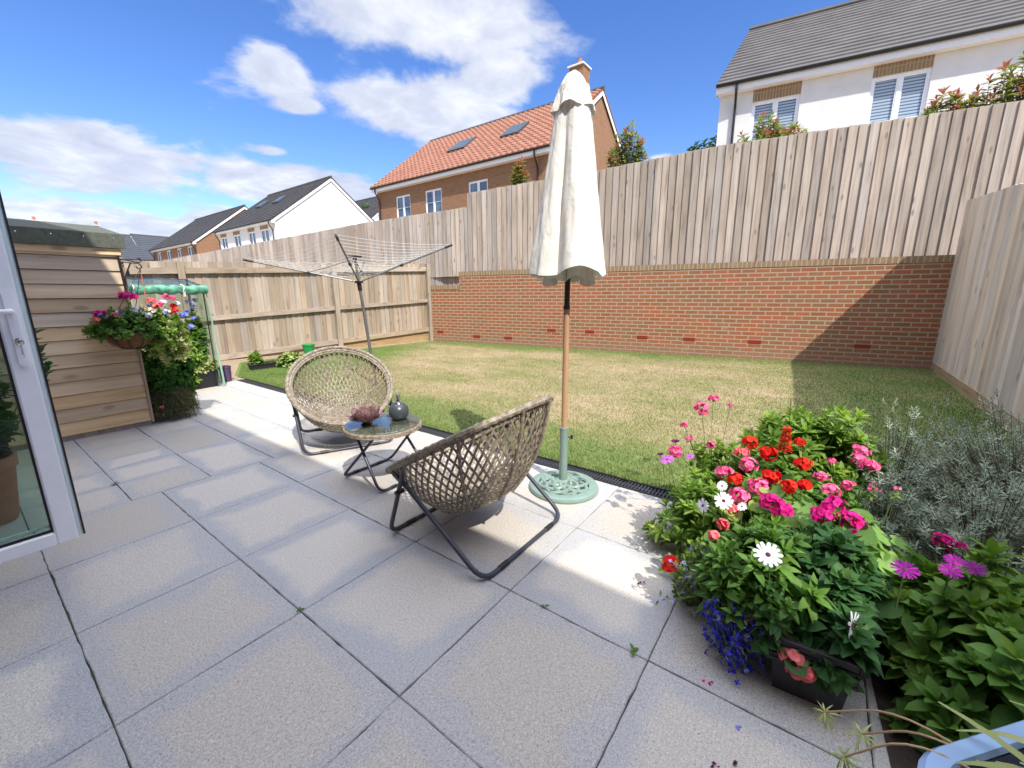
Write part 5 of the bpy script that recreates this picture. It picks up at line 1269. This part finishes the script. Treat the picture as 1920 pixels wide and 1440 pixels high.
def roundleaves(t, c, rx, ry, h, n, L, mat='lf_ger', seedz=None, lo=0.1, tilt=.5):
    c = np.array(c, float); pts = dome_pts(n, rx, ry, h, lo, .2, .5); lv = Leaves(); g = MB()
    for p in pts:
        q = c+p; hd = norm(np.array([p[0]/rx, p[1]/ry, 0])+RG.normal(0,.4,3)*np.array([1,1,0])); U = norm(np.array([0,0,1.])+hd*tilt+RG.normal(0,.25,3)); D = norm(hd-U*np.dot(hd,U)); l = L*random.uniform(.6,1.2)
        lv.add(q-D*l*.3, D, U, l, l*.5); g.tube([c+np.array([p[0]*.2,p[1]*.2,-.0]), q-D*l*.1-U*.1*l], .0017, 4, cap=False)
    g.build('stems', M['terrace_stem'], t); return lv.build('foliage', M[mat], t, 'round', .12)
roundleaves(t, (1.98,.08,.14), .29, .25, .31, 260, .065)
bush(t, (2.05,.14,.12), .26, .22, .31, 90, 9, .045, .014, 'lf_bright', along=4, name='foliage')
for x, y, z, r in F['pink'][7:12]+F['coral'][11:]: umbel(t, (x,y,z), r, 'pt_pink' if r > .03 else 'pt_coral')
for x, y, z, r in F['red'][4:]: umbel(t, (x,y,z), r, 'pt_red', pet=.016)
t = thing('magenta_geranium', (1.85, -.12, 0), 'geranium with deep magenta heads and large scalloped leaves beside tall bud stalks', 'flowering plant')
roundleaves(t, (1.86,-.16,.13), .26, .26, .30, 170, .085)
roundleaves(t, (1.80,-.36,.14), .20, .16, .24, 40, .13)
for x, y, z, r in F['magenta']: umbel(t, (x,y,z), r, 'pt_magenta')
for x, y, z, r in F['pink'][16:19]: umbel(t, (x,y,z), r, 'pt_pink')
for x, y, z, r in F['pink'][19:]: umbel(t, (x,y,z), r, 'pt_pink', n=7, stem=(x-.03,y+.05,.2)); lv = Leaves(); rosette(lv, (x,y,z-.012), (0,0,1), 12, .022, .004, e0=30, e1=-20); lv.build('bud', M['lf_bright'], t)
t = thing('pink_phlox', (2.42, -.24, 0), 'loose pink flower heads at the foot of the grey lavender', 'flowering plant')
for x, y, z, r in F['pink'][12:16]: umbel(t, (x,y,z), r, 'pt_pink', stem=(2.42,-.22,.12))
bush(t, (2.42,-.20,.10), .12, .10, .28, 26, 8, .045, .014, 'lf_mid', along=4)
t = thing('white_osteospermum', (1.52, .02, .16), 'dark leaved plant with open white daisies spilling over the front trough', 'flowering plant')
bush(t, (1.58,.06,.20), .22, .19, .22, 125, 11, .068, .015, 'lf_mid', kind='toothed', along=6, lo=.0, lump=.1)
daisy(t, F['whited'][3][:3], .040, 'pt_white', ax=(-.62,-.05,.78), n=13, stem=(1.45,.03,.30)); daisy(t, F['whited'][5][:3], .040, 'pt_white', ax=(-.35,-.90,.15), n=13, stem=(1.50,-.05,.33)); daisy(t, F['whited'][4][:3], .02, 'pt_white', ax=(-.5,.3,.8), stem=(1.76,.16,.33))
bush(t, (1.64,-.12,.19), .18, .13, .24, 75, 11, .085, .02, 'lf_dark', kind='toothed', along=5, lo=0., name='foliage')
bush(t, (1.50,-.15,.17), .15, .10, .15, 50, 9, .075, .02, 'lf_dark', kind='toothed', along=4, lo=-.3, upw=.3, name='foliage')
bush(t, (1.48,.03,.19), .13, .10, .15, 40, 9, .06, .015, 'lf_dark', kind='toothed', along=4, lo=-.4, upw=.2, name='foliage')
t = thing('purple_osteospermum', (1.60, -.45, 0), 'bushy mid green plant with purple daisies at the right edge', 'flowering plant')
bush(t, (1.70,-.50,.05), .27, .22, .38, 170, 11, .070, .018, 'lf_fresh', along=6, lo=-.1, lump=.1)
for x, y, z, r in F['purpled'][:4]: daisy(t, (x,y,z), r*.78, 'pt_purple', ax=(-.35,.1,.92), n=20, stem=(x+.06,y-.01,z-.16))
t = thing('leafy_shrub', (1.50, -.62, 0), 'large leaved dark green plant with no flowers in the lower right corner', 'shrub')
bush(t, (1.53,-.66,.03), .30, .29, .40, 300, 11, .072, .020, 'lf_mid', along=7, lo=-.1, upw=.6, lump=.16)
t = thing('lavender', (2.95, -.85, 0), 'wide silvery grey lavender beside the shaded side fence', 'shrub')
def lav(c, rx, ry, h, n, name='foliage', mat='lf_lav'):
    c = np.array(c, float); pts = dome_pts(n, rx, ry, h, 0., .35, .6); an = np.arctan2(pts[:,1], pts[:,0]); pts *= (1+.10*np.sin(an*4)+.08*np.sin(an*9+2))[:,None]; lv = Leaves(); g = MB()
    for p in pts:
        ax = norm(p/np.array([rx,ry,h])*.55+np.array([0,0,.6])+RG.normal(0,.25,3)); rosette(lv, c+p, ax, 17, .029, .0036, e0=75, e1=12, span=.055); g.tube([c+p*.45, c+p], .0011, 3, cap=False)
    g.build('stems', M['brown_stem'], t); return lv.build(name, M[mat], t, 'needle', .1)
lav((2.48,-.36,.02), .20, .16, .40, 260); lav((2.95,-.90,.03), .66, .52, .55, 2300); lav((2.40,-.66,.02), .34, .28, .44, 700); lav((2.9,-.42,.02), .30, .22, .52, 480)
for k in range(26):
    a = random.uniform(0, 6.28); q = np.array([2.9+.5*math.cos(a)*random.random(), -.75+.5*math.sin(a)*random.random(), .48]); tp = q+np.array([RG.normal(0,.05), RG.normal(0,.05), random.uniform(.08,.20)]); g = MB(); g.tube([q, tp], .0014, 4); o = g.build('flower_stalk', M['lf_lav'], t)
    lv = Leaves(); rosette(lv, tp, norm(tp-q), 12, .012, .003, span=.03); lv.build('dry_spike', M['brown_stem'] if k % 3 else M['pt_cream'], o)
t = thing('begonia', (1.42, -.02, .16), 'coral pink begonia hanging over the left end of the front trough', 'flowering plant')
for x, y, z, r in F['coral'][:2]+F['coral'][3:11]: umbel(t, (x-.012,y,z), r*.8, 'pt_coral', n=int(8+300*r*.3), pet=.017)
F['coral'][2]; roundleaves(t, (1.50,-.07,.17), .15, .10, .08, 34, .075, 'lf_dark', lo=-.5)
t = thing('blue_lobelia', (1.44, .13, .10), 'trailing deep blue lobelia at the left end of the front trough', 'flowering plant')
lv = Leaves(); lf = Leaves(); g = MB(); lb = Leaves()
for k in range(150):
    a0 = np.array([1.47+RG.normal(0,.04), .11+RG.normal(0,.05), .22]); e_ = np.array([1.40+RG.normal(0,.04), .105+RG.normal(0,.045), max(.012, RG.normal(.10,.055))]); m_ = (a0+e_)/2+np.array([-.03,.02,.04]); g.tube([a0,m_,e_], .0009, 3, cap=False)
    for j in range(7):
        s = .45+.55*j/6; p = (1-s)**2*a0+2*s*(1-s)*m_+s*s*e_+RG.normal(0,.006,3); d = norm(RG.normal(0,1,3)+np.array([-.6,.1,.2])); tgt = lb if random.random() < .12 else lv
        u = norm(np.cross(d, RG.normal(0,1,3))); v = np.cross(d,u); 
        for q in range(4): aa = q*1.5; tgt.add(p, norm(u*math.cos(aa)+v*math.sin(aa)+d*.3), d, .0085, .0036)
        lf.add(p+RG.normal(0,.008,3), norm(RG.normal(0,1,3)), np.array([0,0,1.]), .016, .0028)
for k in range(60):   # paler, sparser sprays higher up the side
    p = np.array([1.56+RG.normal(0,.06), .25+RG.normal(0,.05), .10+.15*random.random()]); d = norm(RG.normal(0,1,3)+np.array([-.6,.1,.2])); u = norm(np.cross(d, RG.normal(0,1,3))); v = np.cross(d,u)
    for q in range(4): aa = q*1.5; lb.add(p, norm(u*math.cos(aa)+v*math.sin(aa)+d*.3), d, .008, .0034)
    g.tube([p, (1.58,.2,.12)], .0009, 3, cap=False)
    for q in range(4): lf.add(p+RG.normal(0,.012,3), norm(RG.normal(0,1,3)), np.array([0,0,1.]), .022, .004)
g.build('stems', M['terrace_stem'], t); lf.build('foliage', M['lf_wisp'], t, 'needle'); lv.build('flowers', M['pt_blue'], t, 'fan', .1); lb.build('pale_flowers', M['pt_lblue'], t, 'fan', .1)
t = thing('red_petunia', (1.60, .34, .05), 'single red petunia lying out over the paving on a trailing stem', 'flowering plant')
c = np.array(F['petunia'][0][:3]); lv = Leaves(); ax = norm(np.array([-.6,.25,.75])); u = norm(np.cross(ax,[0,1,0])); v = np.cross(ax,u); a = np.arange(6)*2*PI/6; rad = np.cos(a)[:,None]*u+np.sin(a)[:,None]*v
lv.add(np.tile(c,(6,1))+rad*.002, rad*.9+ax*.35, ax, .034, .019, .15); o = lv.build('flower', M['pt_red'], t, 'fan', .35); g = MB(); g.tube([c-ax*.003, c-ax*.03, (1.62,.31,.10), (1.70,.26,.12)], .002, 5); g.build('flower_stem', M['terrace_stem'], t)
lv = Leaves(); [rosette(lv, (1.62+.03*k, .325-.025*k, .10), (0,0,1), 7, .030, .008, e0=50, e1=-10) for k in range(3)]; lv.build('foliage', M['lf_mid'], t)
t = thing('trailing_greenery', (1.62, .26, 0), 'loose trailing stems and small leaves at the foot of the bed beside the paving', 'plant')
bush(t, (1.66,.22,.02), .17, .15, .20, 70, 8, .035, .007, 'lf_wisp', along=6, lo=-.05, upw=.3, lump=.15)
g = MB(); g.quad([(1.25,-1.45,.003),(2.44,-1.45,.003),(2.44,-.22,.003),(1.25,-.30,.003)]); g.quad([(2.60,-1.45,.006),(3.7,-1.45,.006),(3.5,-.3,.006),(2.60,.0,.006)]); props(g.build('flower_bed_soil', M['soil']), kind='structure')

# ---- spider plant in the blue planter
t = thing('spider_plant', (.76, -.40, .54), 'variegated spider plant with dangling plantlets in the pale blue planter', 'plant')
lv = Leaves()
def strap(g, P, w):
    P = [np.array(p) for p in P]; V = []; n_ = len(P)
    for i in range(n_):
        tg = norm(P[min(i+1,n_-1)]-P[max(i-1,0)]); sd = norm(np.cross(tg,[0,0,1.])); ww = w*(1-.85*(i/(n_-1))**2.5); V += [P[i]-sd*ww+np.array([0,0,.3*ww]), P[i], P[i]+sd*ww+np.array([0,0,.3*ww])]
    g.faces(V, [(i*3+j,i*3+j+1,(i+1)*3+j+1,(i+1)*3+j) for i in range(n_-1) for j in range(2)], random.random())
def arc(a, b, lift, n=9): a, b = np.array(a), np.array(b); return [(1-s)*a+s*b+np.array([0,0,4*lift*s*(1-s)]) for s in np.linspace(0,1,n)]
cen = np.array([.765,-.41,.55])
for k, (b, lift, w) in enumerate((((.762,-.205,.665),.02,.011),((.715,-.222,.62),.03,.009),((.70,-.26,.63),.04,.008),((.80,-.24,.60),.05,.009),((.86,-.30,.64),.05,.010),((.66,-.34,.63),.05,.010),((.90,-.42,.66),.05,.010),((.70,-.50,.66),.05,.01),((.83,-.55,.64),.06,.01),((.735,-.28,.645),.03,.007),((.76,-.27,.61),.03,.008))):
    g = MB(); strap(g, arc(cen+RG.normal(0,.012,3), b, lift), w); g.build('leaf', M['lf_var'], t, smooth=True)
for (p, via) in (((.824,-.092,.505),(.775,-.17,.615)), ((.797,-.140,.520),(.765,-.20,.61)), ((.755,-.118,.50),(.735,-.18,.612))):
    g = MB(); g.tube(bend([cen, via, p], .06), .0016, 6); rn_ = g.build('runner', M['runner'], t)
    lv = Leaves(); rosette(lv, p, (-.2,.2,.9), 15, .026, .0022, e0=70, e1=-35, span=.006); o = lv.build('plantlet', M['lf_var'], rn_, 'ovate', .9)

# ---- weeds in the joints, fallen petals
def weed(x, y, n, L):
    t = thing('weed', (x,y,0), 'w', 'weed'); lv = Leaves(); rosette(lv, (x,y,.008), (0,0,1), n, L, L*.28, e0=50, e1=5, span=.004, rn=.4); lv.build('leaves', M['lf_mid'], t, 'ovate', .2); return t
weed(1.246,.765,3,.026)['label'] = 'small two-leaved weed in the paving joint below the chair seen from its back'
weed(1.253,.395,4,.030)['label'] = 'weed growing where four slabs meet, nearest the front trough'
weed(.500,3.708,7,.030)['label'] = 'tiny tuft of weed in the joint near the door bottom corner'
weed(1.249,1.13,3,.020)['label'] = 'small weed sprig in the joint under the frame of the nearer chair'
weed(.6525,1.555,5,.018)['label'] = 'speck of moss at the slab corner in the middle of the shaded paving'
for i, (x, y, z0_, mt, lb_) in enumerate(((1.275,.155,.004,'pt_magenta','fallen magenta petal on the paving below the blue flowers'),(1.02,.085,.004,'pt_darkpurple','dark curled fallen petal on the paving, farthest left of the fallen ones'),(1.06,.04,.004,'pt_darkpurple','small dark red petal on the paving beside another one'),(1.18,.05,.004,'pt_lblue','pale blue fallen petals beside the trough'),(1.09,-.095,.004,'pt_blue','fallen deep blue lobelia flower by the base of the trough'),(1.62,.50,.004,'pt_darkpurple','dark fallen petal on the slab left of the red petunia'))):
    t = thing('fallen_petal', (x,y,0), lb_, 'petal', group=None); lv = Leaves()
    for k in range(3): lv.add(np.array([x,y,z0_+.002])+RG.normal(0,.005,3)*np.array([1,1,.1]), norm(RG.normal(0,1,3)*np.array([1,1,.15])), np.array([0,0,1.]), .011, .0045)
    lv.build('petal', M[mt], t, 'fan', .3)

# ---- hanging basket
HB = np.array([.985, 4.98, .93])
t = thing('hanging_basket', tuple(HB), 'coir-lined hanging basket crowded with mixed flowers by the shed corner', 'hanging basket')
g = MB(); prof = [(.0,-.145),(.07,-.138),(.13,-.105),(.165,-.055),(.178,.0),(.165,.0),(.0,-.02)]; g.lathe(prof, 32, HB); g.build('coir_liner', M['coir'], t, smooth=True)
g = MB()
for k in range(10):
    a = 2*PI*k/10; g.tube([(HB[0]+r_q*1.03*math.cos(a), HB[1]+r_q*1.03*math.sin(a), HB[2]+z*1.03) for r_q, z in ((.02,-.147),(.07,-.140),(.13,-.108),(.165,-.057),(.180,.002))], .0035, 6)
g.tube([(HB[0]+.183*math.cos(a), HB[1]+.183*math.sin(a), HB[2]) for a in np.linspace(0,2*PI,33)[:-1]], .004, 6, closed=True); g.build('wire_frame', M['gasket'], t, smooth=True)
hook = np.array([1.172, 5.13, 1.49])
for k in range(3):
    a = 2*PI*k/3+.4; g = MB(); g.tube([HB+np.array([.18*math.cos(a),.18*math.sin(a),0]), hook], .003, 5); g.build('chain', M['gasket'] if k else M['twine'], t)
bush(t, HB+np.array([-.02,0,-.01]), .27, .24, .22, 190, 9, .042, .011, 'lf_mid', along=5, lo=-.12, upw=.35, z0=.95, lump=.12)
bush(t, HB+np.array([.20,0,.0]), .21, .18, .22, 130, 9, .050, .012, 'lf_bright', along=4, lo=-.9, upw=.25, z0=.95, name='foliage')
for (px_, z, r, m_) in ((-.01,1.245,.05,'pt_magenta'),(.06,1.235,.035,'pt_magenta'),(-.185,1.09,.045,'pt_magenta'),(-.22,1.05,.022,'pt_coral'),(.18,1.20,.03,'pt_coral'),(.23,1.17,.03,'pt_pink'),(.28,1.235,.03,'pt_pink'),(.32,1.22,.02,'pt_pink'),(.33,1.10,.032,'pt_red'),(.33,1.15,.025,'pt_red'),(.20,1.15,.026,'pt_coral'),(.26,1.19,.022,'pt_white'),
                         (.05,1.11,.026,'pt_white'),(.125,1.06,.022,'pt_white'),(.075,.99,.02,'pt_white'),(.15,.995,.018,'pt_white'),(.36,1.17,.018,'pt_white'),(-.15,1.07,.016,'pt_white'),(.40,1.06,.032,'pt_lblue'),(.43,.95,.022,'pt_lblue'),(-.06,1.10,.022,'pt_lblue'),(.16,1.12,.02,'pt_cream'),(.22,1.02,.022,'pt_cream'),(.27,1.0,.02,'pt_cream'),(.25,.95,.02,'pt_cream')):
    umbel(t, (HB[0]+px_, HB[1]-.10+.06*random.random(), z), r, m_, n=int(10+r*500), pet=.014)
for k in range(34):
    a = random.uniform(0, 2*PI); r_ = .24*math.sqrt(random.random()); umbel(t, (HB[0]+.06+r_*1.15*math.cos(a), HB[1]-.05+r_*math.sin(a)*.7, HB[2]+.19-.9*r_*r_+random.uniform(-.02,.05)), .012, random.choice(['pt_white','pt_white','pt_lblue','pt_cream','pt_coral','pt_magenta']), n=5, pet=.012)
t = thing('variegated_trailer', (1.28, 5.02, .5), 'pale variegated trailing foliage hanging beside the basket', 'plant')
bush(t, (1.26,5.03,.80), .17, .15, .22, 90, 8, .045, .012, 'lf_var', along=5, lo=-1., upw=.1, z0=.9, lump=.15)

# ---- bushy climber and wispy plant at the shed corner
t = thing('corner_climber', (1.27, 5.38, 0), 'dense dark green ivy-like plant at the corner of the shed', 'plant')
bush(t, (1.27,5.40,.38), .23, .17, .42, 300, 9, .075, .022, 'lf_ivy', kind='toothed', along=5, lo=-.8, upw=.15, z0=.05, curl=.5, lump=.1)
t = thing('wispy_plant', (1.32, 5.28, 0), 'fine grey-green trailing plant spilling on the paving at the shed corner', 'plant')
lv = Leaves(); g = MB()
for k in range(520):
    a = random.uniform(0, 2*PI); p0 = np.array([1.26+RG.normal(0,.03), 5.30+RG.normal(0,.03), .34]); r_ = .12+.10*random.random(); p2 = np.array([1.27+math.cos(a)*r_, 5.29+math.sin(a)*r_*.75, random.uniform(.01,.16)]); p1 = (p0+p2)/2+np.array([math.cos(a)*.08, math.sin(a)*.06, .10])
    P = [(1-s)**2*p0+2*s*(1-s)*p1+s*s*p2 for s in np.linspace(0,1,5)]; g.tube(P, .0012, 3, cap=False)
    for s in np.linspace(.35,1,9): q = (1-s)**2*p0+2*s*(1-s)*p1+s*s*p2; lv.add(q, norm(RG.normal(0,.6,3)+(p2-p0)*2), norm(RG.normal(0,1,3)), .034, .0028)
g.build('stems', M['brown_stem'], t); lv.build('foliage', M['lf_wisp'], t, 'needle', .3)
umbel(t, (1.14,5.12,.17), .022, 'pt_coral', n=8)
# ---- growhouse plants
t = thing('tomato_plant', (1.90, 6.85, .2), 'tall light green leafy plants growing in the black trough in the growhouse', 'plant')
bush(t, (1.80,6.80,.45), .26, .20, .52, 210, 8, .095, .024, 'lf_bright', kind='toothed', along=5, lo=-.6, upw=.3, z0=.2, lump=.2)
bush(t, (1.98,6.74,.26), .19, .12, .16, 60, 8, .07, .018, 'lf_var', along=3, lo=-.2, upw=.3, z0=.2, name='pale_foliage')
bush(t, (2.02,6.80,.62), .11, .10, .42, 70, 8, .08, .02, 'lf_mid', kind='toothed', along=4, lo=-.6, upw=.3, z0=.2, name='foliage')
for (x, z) in ((1.95,1.16),(2.0,1.10),(1.93,1.03),(2.03,1.18),(1.98,.95)): umbel(t, (x,6.70,z), .03, 'pt_lblue', n=14, pet=.015)
t = thing('tree_seedling', (3.03, 7.62, .09), 'small yellow-green seedling in the low grey trough', 'plant')
bush(t, (3.03,7.62,.12), .10, .09, .20, 26, 7, .07, .022, 'lf_bright', along=3, z0=.08)
bush(t, (3.27,7.62,.09), .09, .07, .05, 16, 6, .04, .012, 'lf_wisp', along=2, z0=.08, name='foliage')
t = thing('white_flowering_plant', (3.55, 7.45, 0), 'low cream and green variegated plant on the grass behind the left chair', 'plant')
bush(t, (3.55,7.45,.02), .24, .20, .22, 90, 8, .075, .026, 'lf_mid', along=3, lump=.15)
bush(t, (3.52,7.42,.05), .23, .19, .21, 42, 7, .07, .026, 'lf_var', along=2, lump=.15, name='cream_foliage')
t = thing('bay_shrub', (.0, 3.62, .35), 'dark green shrub in the terracotta pot behind the open door', 'shrub')
bush(t, (-.06,3.62,.62), .20, .20, .34, 90, 8, .085, .024, 'lf_dark', along=5, lo=-.5, z0=.33, lump=.1)
g = MB(); lv = Leaves()
for k in range(3):
    q = np.array([.05,3.62,.4]); e_ = np.array([.315+.02*k-.03, 3.55+.05*k, 1.05-.10*k]); g.tube([q, (q+e_)/2+np.array([.05,0,.02]), e_], .003, 5); 
    for s in np.linspace(.55,1,8): p = q*(1-s)+e_*s+np.array([.05*4*s*(1-s)*.5,0,0]); rosette(lv, p, norm(np.array([0,0,1.])+RG.normal(0,.15,3)), 5, .062, .024, e0=75, e1=30)
g.build('side_stems', M['brown_stem'], t); lv.build('side_foliage', M['lf_dark'], t)

# ---- photinias behind the upper fence
def photinia(x, y, w, h, n, label, red=.35, z0=3.1):
    t = thing('photinia', (x, y, 1.7), label, 'shrub', group='photinia shrubs behind the upper fence'); g = MB(); lv = Leaves(); lr = Leaves()
    for k in range(n):
        a = random.uniform(0, 2*PI); r_ = random.random()**.6; tx = np.array([x+r_*w*.45*math.cos(a), y+r_*w*math.sin(a), 0]); tx[2] = 3.82+(h*(1-.7*r_**1.5))*random.uniform(.45,1.05)
        s0 = np.array([x+RG.normal(0,.06), y+RG.normal(0,.1), 1.75]); mid = (s0*.35+tx*.65); mid[2] = s0[2]*.4+tx[2]*.6; P = [(1-s)**2*s0+2*s*(1-s)*mid+s*s*tx for s in np.linspace(0,1,7)]; g.tube(P, np.linspace(.012,.003,7), 5)
        d = norm(P[-1]-P[-3])
        for s in np.linspace(.62, .97, 9):
            q = (1-s)**2*s0+2*s*(1-s)*mid+s*s*tx; rosette(lv, q, d, 4, .15, .026, e0=40, e1=10, span=.02)
        rosette(lr if random.random() < red else lv, tx, norm(d+RG.normal(0,.1,3)), 8, .13, .022, e0=78, e1=25, span=.08)
    g.build('stems', M['brown_stem'], t); lv.build('foliage', M['lf_photinia'], t, 'ovate', .3)
    if lr.P: lr.build('young_foliage', M['lf_red'], t, 'ovate', .3)
photinia(8.95, 6.32, .26, .6, 24, 'small photinia in front of the brown brick house, left of the umbrella', .6)
photinia(9.25, 3.75, .46, .95, 40, 'tall-tipped photinia just right of the umbrella')
photinia(9.72, 1.25, .64, .66, 60, 'wide low photinia at the left corner of the white house', .35)
photinia(10.05, -1.20, .34, .6, 26, 'photinia with red tips under the right window of the white house', .7)
photinia(10.12, -1.85, .48, .9, 48, 'large red-tipped photinia at the right edge above the fence', .6)

# ---- trees beyond the houses
def tree(x, y, z0, h, rad, label, n=900):
    t = thing('tree', (x, y, z0), label, 'tree'); g = MB(); g.tube([(x,y,z0),(x+.2,y,z0+h*.35),(x,y+.1,z0+h*.75)], [.28,.22,.08], 10)
    for k in range(7): a = k*.9; g.tube([(x,y,z0+h*(.35+.05*k)),(x+rad*.7*math.cos(a),y+rad*.7*math.sin(a),z0+h*(.55+.05*k))], [.09,.03], 6)
    g.build('trunk', M['bark'], t); lv = Leaves(); pts = dome_pts(n, rad, rad, h*.42, -.8, .3, .6)
    an = np.arctan2(pts[:,1], pts[:,0]); pts *= (1+.16*np.sin(an*3+pts[:,2])+.1*np.sin(an*7+pts[:,2]*2))[:,None]
    for p in pts: rosette(lv, np.array([x,y,z0+h*.62])+p, norm(p+np.array([0,0,.6])), 7, .42, .16, e0=60, e1=0, span=.2)
    lv.build('crown', M['lf_tree'], t)
tree(31.5, 43.0, 1., 9.3, 3.0, 'dark green tree between the white gable house and the brown brick house')
tree(31.0, 7.0, 1.7, 8.2, 2.0, 'dark treetop just showing left of the big white house')
